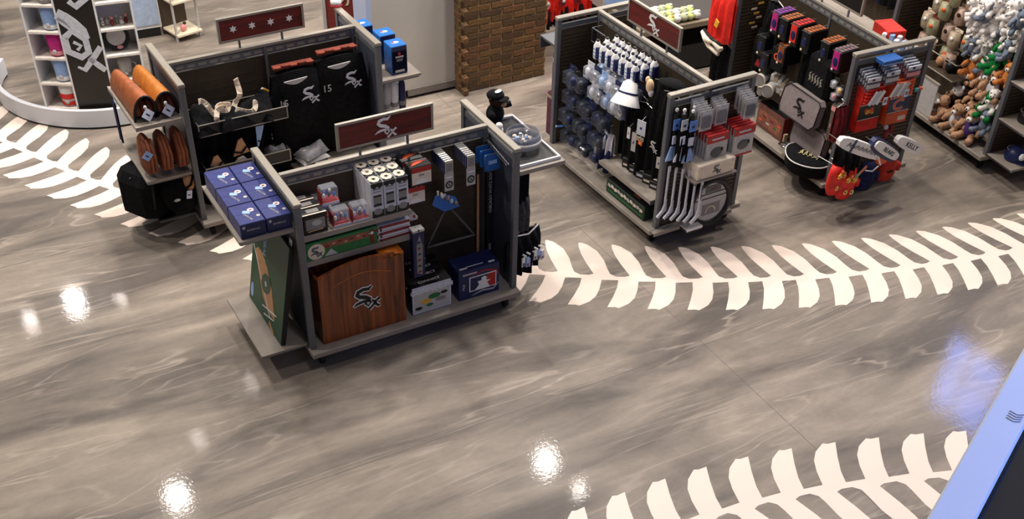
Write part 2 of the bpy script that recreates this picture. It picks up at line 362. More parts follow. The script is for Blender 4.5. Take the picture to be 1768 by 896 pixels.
# local x along the edge, y away from the viewer
MB().bbox(-1.6,1.6,-.028,.026,-.05,0,.003).build('ledge_cap',ledgem,e)
MB().box(-1.6,1.6,-.02,.02,-1.3,-.05).build('ledge_wall',ledgem,e)
MB().bbox(-1.6,1.6,-.75,-.030,-.10,-.012,.004).build('black_counter',mat('counter_black',(14,14,16),.5,0,.3,6),e)
MB().box(.09,.103,-.115,-.104,-.012,-.0105).build('small_label',lgrey,e)
m=MB(); 
for k in range(4): m.tube([(.215+.006*k,.0,.0005),(.212+.006*k,-.012,.0005),(.218+.006*k,-.02,.0005)],.0006,4)
m.build('pencil_mark',grey,e)
# ---------------------------------------------------------------- gondola display units
def gondola(g,label,header=None,midpost=True,left='solid',right='solid',rearshelf=False):
    x,y,th,L_=GF[g]; e=empty('display_gondola',label,'display unit',T(x,y,0)@RZ(th))
    MB().bbox(-.03,L_+.03,-.48,.48,.125,.17,.006).build('base_deck',deckm,e)
    MB().box(.02,L_-.02,-.40,.40,.085,.125).build('base_frame',black,e)
    for u in (.06,L_-.06):
        for v in (-.38,.38):
            c=MB(); c.cyl((u-.015,v,.0425),(u+.015,v,.0425),.042,n=14); c.build('caster_wheel',black,e)
    for k,(u,style) in enumerate(((0,left),(L_,right))):
        MB().bbox(u-.028,u+.028,-.425,.425,1.34,1.37,.004).build('end_top_rail',rail,e)
        for v in (-.4,.4): MB().bbox(u-.022,u+.022,v-.022,v+.022,.17,1.34,.004).build('end_post',post,e)
        pn=MB(); pn.box(u-.008,u+.008,-.378,.378,.17,1.25 if style!='open' else .3)
        pn=pn.build('end_panel',panelm if style=='solid' else slatm,e)
        MB().box(u-.012,u+.012,-.378,.378,1.26,1.30).build('slot_rail',post,e)
        sl=MB(); s_=-1 if k==0 else 1
        n=30 if style=='louvre' else 0
        for i in range(n):
            z=.2+i*(1.03/n)
            sl.box(u+.008,u+.014,-.37,.37,z,z+.018); sl.box(u-.014,u-.008,-.37,.37,z,z+.018)
        if n: o=sl.build('louvre_slats',slatm,e); o['kind']='stuff'
    MB().bbox(.028,L_-.028,-.02,.02,1.345,1.37,.003).build('spine_top_rail',rail,e)
    MB().box(.022,L_-.022,-.012,.012,.17,1.27).build('spine_panel',pegm,e)
    MB().box(.022,L_-.022,-.016,.016,1.285,1.335).build('spine_slot_rail',post,e)
    nt_=MB()
    for i in range(16):
        u=.08+i*(L_-.16)/16; nt_.box(u,u+.06,-.0175,.0175,1.30,1.322)
    nt_.build('slot_row',rail,e)['kind']='stuff'
    for u in ((.05,L_/2,L_-.05) if midpost else (.05,L_-.05)): MB().box(u-.012,u+.012,-.02,.02,.17,1.345).build('spine_upright',post,e)
    pg=MB()
    for i in range(12):
        z=.3+i*.078; pg.box(.07,L_-.07,-.0135,.0135,z,z+.003)
    pg.build('peg_groove',slatm,e)
    if header:
        hd=MB(); a,b_=.455,1.18; z0,z1=1.435,1.635; t=.012
        hd.box(a,b_,-t,t,z1-.016,z1); hd.box(a,b_,-t,t,z0,z0+.016); hd.box(a,a+.018,-t,t,z0+.016,z1-.016); hd.box(b_-.018,b_,-t,t,z0+.016,z1-.016)
        h=hd.build('header_frame',rail,e)
        MB().box(a+.018,b_-.018,-.006,.006,z0+.016,z1-.016).build('header_panel',signwood if header!='dark' else black,h)
        for u in (.62,.98): MB().box(u-.008,u+.008,-.006,.006,1.365,1.436).build('header_post',post,h)
        for s_ in (0,1):
            F_=T((a+b_)/2,0,(z0+z1)/2)@RZ(PI*s_)@T(0,-.0065,0)@XZ
            if header=='dark': continue
            if header=='stars':
                for i in range(4): MB().prism(star6(.032),0,.0015).build('star',white,h,F_@T(-.235+i*.157,0,0))
            else: logo(.165,white,h,F_)
    return e
def shelf(e,u0,u1,v0,v1,z,lip=.035,name='side_shelf',m=None,lipside='-v'):
    s_=MB(); s_.bbox(u0,u1,v0,v1,z-.012,z,.002)
    if lipside=='-v': s_.box(u0,u1,v0-.002,v0+.006,z-lip,z+.002)
    if lipside=='+v': s_.box(u0,u1,v1-.006,v1+.002,z-lip,z+.002)
    if lipside=='-u': s_.box(u0-.002,u0+.006,v0,v1,z-lip,z+.002); s_.box(u0,u1,v0-.002,v0+.004,z-lip,z+.002)
    if lipside=='+u': s_.box(u1-.006,u1+.002,v0,v1,z-lip,z+.002); s_.box(u0,u1,v0-.002,v0+.004,z-lip,z+.002)
    o=s_.build(name,m or deckm,e)
    if lipside=='-u' or lipside=='+u':
        for v in (v0+.02,v1-.03): MB().box(u0+.01,u1-.01,v,v+.008,z-.04,z-.012).build('bracket',post,o)
    else:
        for u in (u0+.01,u1-.02): MB().box(u,u+.008,v0+.01,v1-.01,z-.05,z-.012).build('bracket',post,o)
    return o
g1=gondola(1,'grey metal display unit in the foreground with wooden crate front and blue ball boxes','logo',left='solid')
shelf(g1,-.40,-.03,-.38,.42,1.17,.02,lipside='-u'); shelf(g1,-.365,-.03,-.37,.40,.20,.015,lipside='-u')
shelf(g1,1.666,2.04,-.41,.41,1.17,.03,lipside='+u')
shelf(g1,.03,.84,-.33,-.02,1.045,.035,'inner_shelf'); shelf(g1,.03,.84,-.33,-.02,.845,.04,'inner_shelf')
g2=gondola(2,'grey metal display unit behind the foreground one, with four-star header and leather gloves','stars')
shelf(g2,-.39,-.03,-.40,.40,1.09,.03,lipside='-u'); shelf(g2,-.39,-.03,-.40,.40,.62,.02,lipside='-u'); shelf(g2,-.34,-.03,-.30,.36,.20,.01,m=black,lipside='-u')
shelf(g2,.84,1.60,-.36,-.02,.40,.03,'inner_shelf')
shelf(g2,1.67,2.04,-.37,.40,1.0,.02,lipside='+u')
shelf(g2,.03,1.60,.03,.36,1.02,.03,'inner_shelf',lipside='+v')
g3=gondola(3,'grey metal display unit in the middle right with bottles, white bucket hat and louvred ends','logo',left='louvre',right='louvre')
shelf(g3,.06,.82,.03,.44,.40,.03,'inner_shelf',lipside='+v')
shelf(g3,-.28,-.03,-.42,.42,.17,.03,'side_shelf',lipside='-u') if False else None
shelf(g3,1.66,1.95,-.38,.38,1.08,.12,'side_shelf',post,lipside='+u')
g4=gondola(4,'grey metal display unit on the right with black bags, grey headrest and red mittens','dark',left='louvre',right='louvre')
# the fourth unit's header has no lettering in view
x,y,th,L_=GF[5]
g5=gondola(5,'grey metal display unit at the right edge heaped with plush toys',None,left='louvre',right='louvre')
MB().box(-.03,2.03,-.6,-.48,.125,.17).build('base_deck',deckm,g5)
for z,dz in ((.20,0),(.56,0),(.92,0)): shelf(g5,-.36,-.03,-.42,.42,z,.02,lipside='-u')
# ================================================================= merchandise helpers (local: x width, y depth away from front, z up)
def carton(name,label,cat,M,w,d,h,body,top=None,front=None,group=None,lid=True,deco=None):
    e=empty(name,label,cat,M,group)
    MB().bbox(-w/2,w/2,0,d,0,h,min(.004,h*.15)).build('carton_body',body,e)
    if lid:
        t=top or body; m=MB(); m.box(-w/2+.003,w/2-.003,.002,d/2-.001,h,h+.0012); m.box(-w/2+.003,w/2-.003,d/2+.001,d-.002,h,h+.0012); m.build('top_flap',t,e)
    if front: MB().box(-w/2+.004,w/2-.004,-.0012,.0,.004,h-.004).build('front_print',front,e)
    if deco: deco(e,w,d,h)
    return e
def flat(poly,m,parent,M,name='printed_mark',t=.0012): return MB().prism(poly,0,t).build(name,m,parent,M)
def rect(w,h): return [(-w/2,-h/2),(w/2,-h/2),(w/2,h/2),(-w/2,h/2)]
def tag_part(e,M,w=.045,h=.055,m=None):
    o=MB().box(-w/2,w/2,-.001,.001,-h/2,h/2).build('price_tag',m or tag_,e,M)
    MB().box(-w*.25,w*.2,-.0016,.0016,-h*.1,h*.05).build('barcode',black,o)
    return o
def hung(name,label,cat,M,w,h,d,m,folds=4,seed=0,group=None,parts=None,taper=.0,hook=True):
    rg=random.Random(seed); ph=rg.random()*6
    e=empty(name,label,cat,M,group)
    def f(s):
        def g(a,b_):
            x=(a-.5)*w*(1-taper*(1-b_)) ; z=-b_*h
            return (x,s*d*(.18+.82*min(1,b_*3+.15))*(.55+.25*math.sin(a*folds*2*PI+ph+b_*1.3))*(math.sin(PI*min(max(a,.03),.97))**.5),z+.012*math.sin(a*9+ph)*b_)
        return g
    m_=MB(); m_.grid(f(-1),20,8); m_.grid(f(1),20,8); m_.build('cloth_body',m,e,smooth=True)
    if hook:
        MB().tube([(-w*.4,0,.0),(0,0,.035),(w*.4,0,0)],.004,6).build('hanger',steel,e)
        MB().tube([(0,0,.03),(0,.0,.05),(0,.03,.06)],.0025,6).build('hook',steel,e)
    if parts: parts(e)
    return e
def pile(name,label,cat,M,w,d,h,m,seed=0,group=None,extra=None,amp=.35,nbumps=3):
    rg=random.Random(seed); bs=[(rg.random(),rg.random(),.2+.25*rg.random(),rg.random()) for _ in range(nbumps*2)]
    e=empty(name,label,cat,M,group)
    def f(a,b_):
        ed=min(1,(math.sin(PI*a)*math.sin(PI*b_))**.5*1.7)
        z=.55
        for cx,cy2,r,k in bs: z+=amp*(k+.4)*math.exp(-((a-cx)**2+(b_-cy2)**2)/(r*r*.3))
        z+=.05*math.sin(a*23+seed)*math.sin(b_*17)
        return ((a-.5)*w,(b_-.5)*d,ed*h*min(z,1.25)/1.1)
    MB().grid(f,18,14).build('cloth_body',m,e,smooth=True)
    if extra: extra(e)
    return e
def peghook(e,y,z,l=.2): MB().cyl((0,y,z),(0,y-l,z+.005),.003,n=6).build('peg_hook',steel,e)
def plush(M,label,body,head=None,snout=None,s=1.0,group='plush toys on the right display unit',pose=0,shirt=None,cap=None):
    head=head or body; snout=snout or wfur; e=empty('plush_toy',label,'plush toy',M@SC(s,s,s),group)
    MB().ell((0,0,.07),(.055,.05,.07)).build('torso',shirt or body,e,smooth=True)
    MB().ell((0,-.015,.165),(.05,.047,.045)).build('head',head,e,smooth=True)
    MB().ell((0,-.062,.155),(.022,.02,.017),8,6).ell((0,-.08,.16),(.007,.005,.006),6,4,1).build('muzzle',[snout,black],e,smooth=True)
    for k in (-1,1):
        MB().ell((k*.038,-.005,.205),(.017,.01,.018),8,6).build('ear',head,e,smooth=True)
        MB().tube([(k*.045,-.01,.11),(k*.075,-.035,.085),(k*.08,-.06,.06)],.019,8,rs=[.02,.019,.015]).build('arm',body,e,smooth=True)
        MB().tube([(k*.03,-.02,.035),(k*.05,-.07,.025),(k*.055,-.105,.03)],.024,8,rs=[.027,.024,.024]).build('leg',body,e,smooth=True)
        MB().ell((k*.018,-.056,.178),(.006,.004,.007),6,4).build('eye',black,e)
    if cap: MB().ell((0,-.01,.195),(.045,.045,.022)).build('cap',cap,e,smooth=True)
    return e
_pl=[]
def plush_copy(proto,M,label,s,mats,group):
    r=dup(proto,M@SC(s,s,s),label,group); return r
# ================================================================= FOREGROUND UNIT (1)
# six blue ball boxes on the left side shelf
def ballbox(e,w,d,h):
    T0=T(0,0,h+.0013)
    flat(disc(.022,14),white,e,T0@T(w*.22,d*.62,0),'round_badge'); flat(rect(.016,.012),red,e,T0@T(w*.22,d*.62,.0012),'badge_stitch')
    flat(rect(.05,.035),lblue,e,T0@T(w*.02,d*.55,0)@RZ(-.4),'pale_panel'); flat(disc(.013,10),lgrey,e,T0@T(w*.36,d*.28,0),'seal')
    text('OFFICIAL',.022,lgrey,e,T0@T(-w*.02,d*.3,0)@RZ(-1.2)); text('BASEBALLS',.018,lgrey,e,T(0,-.0015,h*.55)@XZ)
    flat(disc(.011,10),lgrey,e,T(-w*.36,-.001,h*.78)@XZ,'seal')
k=0
for j,vn in enumerate(('front','middle','back')):
    for i,un in enumerate(('outer','inner')):
        M=at(1,-.29+i*.178,-.355+j*.255,1.17)
        lb='blue baseball carton, %s row, %s one on the left side shelf'%(vn,un)
        if k==0: bb=carton('ball_box',lb,'box',M,.172,.245,.11,blue,blue,dblue,'blue cartons on the left side shelf',deco=ballbox)
        else: dup(bb,M,lb)
        k+=1
# leaning green baseball game board
e=empty('game_board','green baseball field game board leaning on the left end of the foreground unit','game',at(1,-.205,.02,.205,'-u')@RX(-.19))
# local x: from back (left) to front; -y faces -u ; width along v
MB().bbox(-.34,.34,0,.035,0,.80,.004).build('board_body',black,e)
MB().box(-.335,.335,-.003,0,.005,.795).build('field_print',dgreen,e)
F_=T(0,-.0035,0)@XZ
flat([(-.30,.43),(-.25,.47),(-.16,.47),(-.05,.41),(.06,.30),(.13,.17),(.16,.10),(.0,.10),(-.1,.16),(-.2,.28)][::-1],tan,e,F_@T(.03,.02,0),'infield_dirt')
flat(disc(.075,16),dgreen,e,F_@T(-.02,.30,.0013)@RZ(.6)@SC(1.3,1,1),'infield_grass'); flat(disc(.022,10),lgrey,e,F_@T(-.02,.30,.003),'mound')
for a_,b2 in (((-.31,.47),(.10,.09)),((-.06,.10),(.22,.17)),((-.02,.05),(.18,.11))):
    m=MB(); m.ribbon([a_,b2],.010,.0012,.0024); m.build('foul_line',white,e,F_)
text('BASEBALL',.075,lblue,e,F_@T(-.10,.60,0)@RZ(-PI/2),depth=.001)
flat(rect(.05,.16),white,e,F_@T(-.08,.76,0)@RZ(.1),'bat_print') ; flat(rect(.03,.11),tan,e,F_@T(.14,.02,0)@RZ(1.1),'bat_print')
flat(disc(.03,12),lblue,e,F_@T(-.28,.10,0)@SC(1,2,1),'player_print')
tag_part(e,T(.30,.018,.815),.05,.06)
# dark boxed games on the upper shelf
def darkgame(e,w,d,h):
    flat(rect(w*.8,h*.55),grey,e,T(0,-.0015,h*.5)@XZ,'picture'); flat(disc(.028,12),lgrey,e,T(.01,-.0028,h*.55)@XZ@SC(1.3,.8,1),'silver_oval')
    m=MB(); m.box(-w/2,w/2,0,.012,h,h+.002); m.build('bright_edge',cream,e); flat(rect(w*.5,d*.5),grey,e,T(0,d*.55,h+.0013),'picture')
    MB().cyl((-w*.35,-.004,h*.16),(w*.3,-.004,h*.2),.004,n=6).build('bat_print',tan,e)
dg=carton('game_box','dark boxed game with silver oval, front one of three on the upper shelf','box',at(1,.145,-.31,1.046),.17,.085,.15,black,black,black,'dark boxed games',deco=darkgame)
dup(dg,at(1,.135,-.215,1.046),'dark boxed game with silver oval, middle one of three on the upper shelf'); dup(dg,at(1,.13,-.12,1.046),'dark boxed game with silver oval, rear one of three on the upper shelf')
# clear packs of figures with red trays
def clearpack(M,label):
    e=empty('figure_pack',label,'pack',M,'clear figure packs on the upper shelf')
    MB().bbox(-.062,.062,0,.085,0,.022,.002).build('red_tray',red,e); MB().box(-.062,.062,-.002,0,0,.02).build('white_strip',wcard,e)
    MB().box(-.062,-.059,0,.085,.02,.10).build('red_side',dred,e)
    MB().bbox(-.058,.06,.003,.083,.022,.125,.006).build('clear_cover',clear,e)
    m=MB()
    for k in range(5): m.ell((-.035+.018*k,.03+.03*(k%2),.05+.02*R.random()),(.011,.011,.02),8,6,k%3)
    m.build('small_figures',[white,sky,dblue],e,smooth=True); return e
for u,v,lb in ((.335,-.31,'front left'),(.475,-.31,'front right'),(.30,-.20,'second row, left'),(.27,-.10,'rearmost left')):
    clearpack(at(1,u,v,1.046 if v>-.25 else 1.046),'clear pack of small figures with red tray on the upper shelf, %s'%lb)
clearpack(at(1,.30,-.215,1.175),'clear plastic pack of small figures lying on top of the others')
# nine white drink-set cartons
def drinkbox(e,w,d,h):
    flat([(.043*math.cos(a)*(1 if i%2 else .88),.046*math.sin(a)*(1 if i%2 else .88)) for i,a in enumerate([2*PI*k/16 for k in range(16)])],cream,e,T(0,d/2,h+.0013),'scalloped_top')
    flat([( .018*math.cos(a)*(1 if i%2 else .5),.018*math.sin(a)*(1 if i%2 else .5)) for i,a in enumerate([2*PI*k/10 for k in range(10)])],black,e,T(0,d/2,h+.0026),'star_mark')
    for z,hh,m_ in ((.82,.01,grey),(.74,.006,grey),(.62,.014,black),(.50,.05,grey),(.36,.02,black)): flat(rect(w*.66,hh),m_,e,T(0,-.0015,h*z)@XZ,'print_band')
    flat(rect(w*.96,.05),black,e,T(0,-.0015,.03)@XZ,'black_base'); flat(disc(.03,14),grey,e,T(0,-.0028,.045)@XZ@SC(1.1,.8,1),'ball_print')
    flat([(-w*.48,h-.03),(-w*.2,h-.045),(0,h-.03),(w*.2,h-.045),(w*.48,h-.03),(w*.48,h-.002),(-w*.48,h-.002)],black,e,T(0,-.0015,0)@XZ,'black_collar')
k=0
for j in range(3):
    for i in range(3):
        M=at(1,.60+i*.094,-.315+j*.108,1.046); lb='tall white drinkware carton with scalloped top, %s row, %s column'%(('front','middle','back')[j],('left','centre','right')[i])
        if k==0: wb=carton('drinkware_carton',lb,'box',M,.09,.104,.27,wcard,black,wcard,'white cartons on the upper shelf',deco=drinkbox)
        else: dup(wb,M,lb)
        k+=1
# mug boxes on pegs
def mugbox(e,w,d,h):
    flat(rect(w*.9,h*.25),red,e,T(0,-.0015,h*.84)@XZ,'red_band'); flat(rect(w*.9,h*.62),cream,e,T(0,-.0015,h*.42)@XZ,'pale_panel')
    flat([(.05*math.cos(a),.032*math.sin(a)) for a in [PI*k/8 for k in range(9)]],white,e,T(0,-.0028,h*.14)@XZ,'dome_print'); text('SOX',.022,black,e,T(0,-.0028,h*.56)@XZ)
    flat([(-.07,0),(.0,.02),(.06,.045),(-.02,.05)],orange,e,T(0,d*.25,h+.0013),'flame'); flat([(-.06,0),(.07,.01),(.0,.03)],red,e,T(0,d*.55,h+.0013),'flame')
mb=carton('mug_box','red and black mug box, front one of the upper pair','box',at(1,.965,-.25,1.165),.165,.10,.15,black,black,black,'red and black mug boxes',deco=mugbox)
dup(mb,at(1,.95,-.14,1.165),'red and black mug box, rear one of the upper pair'); dup(mb,at(1,.925,-.22,1.0),'red and black mug box hanging below the upper pair')
for u in (.93,.965): e=tag(MB().cyl((0,-.24,0),(0,-.012,0),.004,n=6).build('peg_hook',steel,None,at(1,u,0,1.16)),'thin steel peg hook under the mug box at %.2f'%u,'hook'); e['label']='steel peg hook under the %s of the red and black mug boxes'%('left' if u<.94 else 'right')
# two hooks of light-switch packs
def switchpack(M,label,big,hgt=.10):
    e=empty('switch_pack',label,'pack',M,'silver and blue packs on two hooks')
    MB().bbox(-.033,.033,0,.022,-hgt,0,.003).build('silver_box',[steel],e); MB().box(-.034,-.0325,.002,.02,-hgt+.004,-.004).build('blue_side',dblue,e)
    MB().box(-.024,.024,-.0015,0,-hgt*.85,-.018).build('window',grey,e)
    if big:
        MB().box(-.036,.036,.004,.006,-.24,-hgt).build('backing_card',lgrey,e)
        flat(disc(.03,18),black,e,T(0,.0035,-.19)@XZ,'round_emblem',.001); flat(disc(.018,14),lgrey,e,T(0,.002,-.19)@XZ,'emblem_centre'); logo(.024,black,e,T(0,.001,-.19)@XZ,name='team_logo')
        flat(rect(.05,.012),white,e,T(.0,.003,-.13)@XZ,'label_strip')
    return e
for c_,(u,zz) in enumerate(((1.178,1.305),(1.352,1.305))):
    pr=None
    for k in range(8):
        M=at(1,u,-.255+k*.027,zz+.0*k); lb='silver-topped blue pack, %s from the front on the %s of the two hooks'%(ordn(k),('left','right')[c_])
        if k==0: switchpack(M,lb,True)
        elif pr is None: pr=switchpack(M,lb,False)
        else: dup(pr,M,lb)
# blue packs in the corner
for k in range(3):
    e=empty('blue_pack','bright blue hanging pack with silver top edge, %s from the front in the right corner'%ordn(k),'pack',at(1,1.555+.0*k,-.20+k*.07,1.235),'blue packs in the right corner')
    MB().bbox(-.06,.06,0,.02,-.13,0,.003).build('pack_body',mat('blue_pack_m',(36,92,160),.35,0,.08,20),e); MB().cyl((-.05,.004,.002),(.05,.004,.004),.004,n=6).build('silver_edge',chrome,e)
    flat(rect(.07,.03),tan if k else lblue,e,T(0,-.001,-.06)@XZ,'picture')
# row of rings on the right end panel
for k in range(14):
    o=MB().tube([(.012*math.cos(a),0,.012*math.sin(a)) for a in [2*PI*i/10 for i in range(10)]],.0035,6,closed=True).build('metal_ring',chrome,None,at(1,1.595,-.03-k*.024,1.262-.003*k))
    tag(o,'small silver ring, %s from the back on the bar inside the right end panel'%ordn(k),'ring','silver rings on the bar')
tag(MB().cyl((0,0,0),(0,-.36,-.045),.004,n=6).build('ring_bar',steel,None,at(1,1.595,-.01,1.275)),'thin steel bar carrying the silver rings inside the right end panel','bar')
# billiard rack with blue card
e=empty('billiard_rack','black triangle billiard rack hanging from a bright blue card','billiard rack',at(1,1.22,-.13,.93),None)
tri=[(0,-.06),(-.175,-.38),(.225,-.385)]
def seg(a,b_,n=4): return [(a[0]+(b_[0]-a[0])*t/n,0,a[1]+(b_[1]-a[1])*t/n) for t in range(n)]
pts=seg(tri[0],tri[1])+seg(tri[1],tri[2])+seg(tri[2],tri[0])
MB().tube(pts,.010,8,closed=True).build('triangle_frame',mat('rack_black',(96,92,88),.35),e,smooth=True)
MB().add([(-.13,-.015,-.02),(-.03,-.02,-.10),(.09,-.02,-.085),(.06,-.02,.0),(-.02,-.015,.045),(-.10,-.01,.05)],[(0,1,2,3),(0,3,4,5)]).build('blue_card',sky,e)
m=MB()
for k in range(4): m.ell((-.055+.037*k,-.03,.045-.03*k),(.016,.014,.02),8,6,k%2)
m.build('ball_prints',[white,grey],e,smooth=True)
for k in range(4): MB().box(-.09+.028*k,-.075+.028*k,-.02,-.01,.05-.02*k,.085-.02*k).build('figure',cream,e)
# cue and cue case
e=empty('pool_cue','long tan wooden cue hanging upright beside the right end panel','cue',at(1,1.515,-.05,.27)); MB().cyl((0,0,0),(0,0,.74),.012,.008,10).build('shaft',tan,e); MB().cyl((0,0,.74),(0,0,.77),.009,.009,10).build('tip',black,e); MB().cyl((0,0,-.03),(0,0,0),.013,.013,10).build('butt',black,e)
e=empty('cue_case','long black tube case with white lettering beside the tan cue','case',at(1,1.60,-.07,.25)); MB().bbox(-.028,.028,-.02,.02,0,.80,.006).build('case_body',black,e); text('CHICAGO WHITE SOX',.034,lgrey,e,T(0,-.0215,.60)@XZ@RZ(PI/2)); MB().box(-.03,.03,-.022,.022,.78,.80).build('case_cap',steel,e); text('SOX',.03,lgrey,e,T(0,-.0215,.12)@XZ@RZ(PI/2))
# middle shelf
def greenbox(e,w,d,h):
    flat(disc(.062,22),cream,e,T(-w*.36,-.0025,h*.46)@XZ,'round_badge'); logo(.085,mat('slate_dark',(70,84,88),.5),e,T(-w*.36,-.0038,h*.46)@XZ); flat(rect(w*.7,h*.34),mat('game_art',(140,84,66),.5,0,.2,12),e,T(w*.02,-.0014,h*.68)@XZ,'brown_band',.0008); flat([(-.05,-.06),(.05,-.06),(0,-.01)],lgrey,e,T(-w*.16,-.0022,h*.5)@XZ,'pennant')
    for k in range(9): flat(disc(.010,8),(tan if k%2 else dred),e,T(-w*.2+k*.045,-.002,h*.62+.008*(k%3))@XZ@SC(1.4,.8,1),'player_print')
    flat(rect(.03,.11),dred,e,T(w*.42,-.0022,h*.5)@XZ,'red_label'); flat(disc(.012,10),white,e,T(w*.42,-.0034,h*.7)@XZ,'spot')
carton('train_set_box','long green boxed set with round cream badge on the middle shelf','box',at(1,.315,-.325,.846),.53,.22,.14,green,green,green,deco=greenbox)
k=0
for k in range(5):
    e=empty('magazine','thin %s booklet box, %s from the top of the stack on the middle shelf'%(('white','red')[k%2],ordn(4-k)),'booklet',at(1,.71,-.32+.004*(k%2),.846+k*.026,rz=(R.random()-.5)*.05),'stacked booklet boxes')
    MB().bbox(-.125,.125,0,.22,0,.024,.003).build('cover',(red if k%2 else wcard),e); MB().box(-.12,.12,-.0015,0,.004,.02).build('spine_print',(wcard if k%2 else dred),e); MB().cyl((-.10,-.0025,.012),(-.10,.0,.012),.009,n=10).build('spot',black,e); flat(rect(.2,.15),lgrey,e,T(0,.11,.0245),'cover_print')
def blistercard(M,label,cat,w,h,d,card,body,print_=None,group=None,name='hanging_pack'):
    e=empty(name,label,cat,M,group); MB().box(-w/2,w/2,0,.002,-h,0).build('backing_card',card,e); MB().bbox(-w*.4,w*.4,-d,0,-h*.85,-h*.3,.006).build('blister',body,e)
    if print_: flat(rect(w*.8,h*.16),print_,e,T(0,-.0013,-h*.13)@XZ,'header_print')
    MB().cyl((0,.01,-.012),(0,-.03,-.008),.003,n=6).build('peg_hook',steel,e); return e
e=empty('upright_pack','tall dark blue pack with silver picture hanging right of the middle shelf','pack',at(1,.865,-.385,.50))
MB().bbox(-.045,.045,0,.06,0,.40,.004).build('pack_body',dblue,e); MB().box(-.046,.046,-.003,.062,.385,.402).build('pale_top',lgrey,e); flat([(-.022,.04),(.02,.02),(.03,.26),(.005,.36),(-.02,.28)],grey,e,T(0,-.0013,0)@XZ,'silver_picture'); MB().cyl((0,-.006,.40),(0,-.004,.40),.008,n=8).build('hole',black,e)
for k in range(6): flat([(-.02+.012*R.random(),0),(.02,.005),(.0,.02)],(black if k%2 else dred),e,T(0,-.0026,.04+.05*k)@XZ,'picture_detail')
for k in range(2):
    e=empty('grey_clip','pale grey plastic clip pack, %s one above the tall blue pack'%('left','right')[k],'pack',at(1,.80+.075*k,-.30,.93)); MB().bbox(-.03,.03,0,.12,0,.03,.005).build('clip_body',lgrey,e); MB().ell((0,0,.035),(.012,.012,.01),8,6).build('button',dred,e)
# navy box below the shelf at the left
e=carton('navy_box','small navy box with orange mark under the shelves by the left post','box',at(1,.085,-.22,.60),.08,.10,.15,dblue,dblue,dblue,deco=lambda e,w,d,h: flat(disc(.02,10),dred,e,T(0,-.0015,h*.7)@XZ,'orange_mark'))
# wooden crate panel
e=empty('wooden_crate','brown wooden crate with arched top and large black and white team logo','crate',at(1,.41,-.405,.171))
arch=[(-.325,0),(.325,0),(.325,.57),(.30,.60)]+[(.30-.6*k/12,.575+.075*math.sin(PI*(.15+.7*(1-k/12)))) for k in range(1,12)]+[(-.31,.555),(-.325,.54)]
for k in range(8):
    a0=-.325+.65*k/8; a1=a0+.65/8-.0012
    def top(x): 
        t=(x+.325)/.65; return .55+.075*math.sin(PI*(.08+.84*t))+ .02*t
    MB().prism([(a0,0),(a1,0),(a1,top(a1)),((a0+a1)/2,top((a0+a1)/2)),(a0,top(a0))],0,.022,0,T(0,.022,0)@XZ).build('plank',crate,e)
MB().box(-.325,-.303,.022,.27,0,.54).build('side_panel',crate,e); MB().box(.303,.325,.022,.27,0,.58).build('side_panel',crate,e); MB().box(-.303,.303,.25,.27,0,.60).build('back_panel',crate,e); MB().box(.16,.325,.0,.27,.585,.605).build('lid_end',mat('lid_orange',(206,112,36),.45,0,.1,20),e)
m=MB(); m.tube([(-.22+.44*k/12,-.001,.47+.055*math.sin(PI*k/12)) for k in range(13)],.004,6); m.build('arch_groove',mat('groove_light',(176,100,44),.5),e)
logo(.21,black,e,T(.02,-.003,.30)@XZ,outline=white)
# four stacked-in-row game boxes and the sports-logo box
def c4(e,w,d,h):
    text('CONNECT 4',.062,white,e,T(-.0,-.003,h*.80)@XZ,depth=.0015); flat(rect(w*.9,h*.66),lgrey,e,T(0,-.0014,h*.42)@XZ,'picture'); 
    for x,z,mm,r in ((-.05,.10,gold,.03),(.02,.13,green,.035),(.07,.09,grey,.03),(-.02,.06,green,.02),(.10,.14,black,.02),(-.11,.05,black,.02)): flat(disc(r,10),mm,e,T(x,-.0026,z)@XZ@SC(1.5,.7,1),'picture_shape',.0008)
    text('CONNECT',.036,white,e,T(0,d/2,h+.0015),depth=.0008)
ca=carton('connect_game_box','white and black boxed game, front one of four in a row on the base deck','box',at(1,.955,-.385,.171),.325,.085,.245,black,black,wcard,'boxed games on the base deck',deco=c4)
for k in range(1,4): dup(ca,at(1,.955+.006*k,-.385+.088*k,.171),'white and black boxed game, %s behind the front one on the base deck'%ordn(k))
def mlb(e,w,d,h):
    P=T(.03,-.0016,h*.48)@XZ@SC(1.15,1.15,1)
    flat(rect(.20,.115),white,e,P,'logo_frame'); flat(rect(.186,.10),dblue,e,P@T(0,0,.0012),'logo_blue'); flat([(.015,-.05),(.093,-.05),(.093,.05),(.035,.05)],red,e,P@T(0,0,.0022),'logo_red')
    flat([(-.06,-.05),(.05,-.05),(.03,-.01),(.055,.0),(.02,.012),(.03,.03),(.01,.042),(-.012,.035),(-.012,.015),(-.04,.012),(-.03,-.015)],white,e,P@T(0,0,.0034),'batter_silhouette')
    flat(rect(.12,.012),lgrey,e,T(-.08,-.0016,h*.86)@XZ,'label_strip'); flat(rect(.05,.02),white,e,T(w*.34,.03,h+.0014),'top_label'); flat(rect(.14,.008),white,e,T(-.02,.04,h+.0014),'top_strip'); text('MLB',.03,lgrey,e,T(-w*.38,-.0016,h*.45)@XZ@RZ(PI/2)); flat(rect(.06,.02),cream,e,T(-.12,.03,h+.0014),'top_label')
    m=MB(); m.ribbon([(-.08,-.12),(0,-.10),(.08,-.11),(.12,-.07)],[.004,.012,.012,.003],0,.0012); m.build('swoosh',lgrey,e,P@T(0,.03,0)); m=MB(); m.ribbon([(-.08,.07),(.02,.085),(.10,.06),(.12,.02)],[.003,.01,.01,.003],0,.0012); m.build('swoosh',red,e,P)
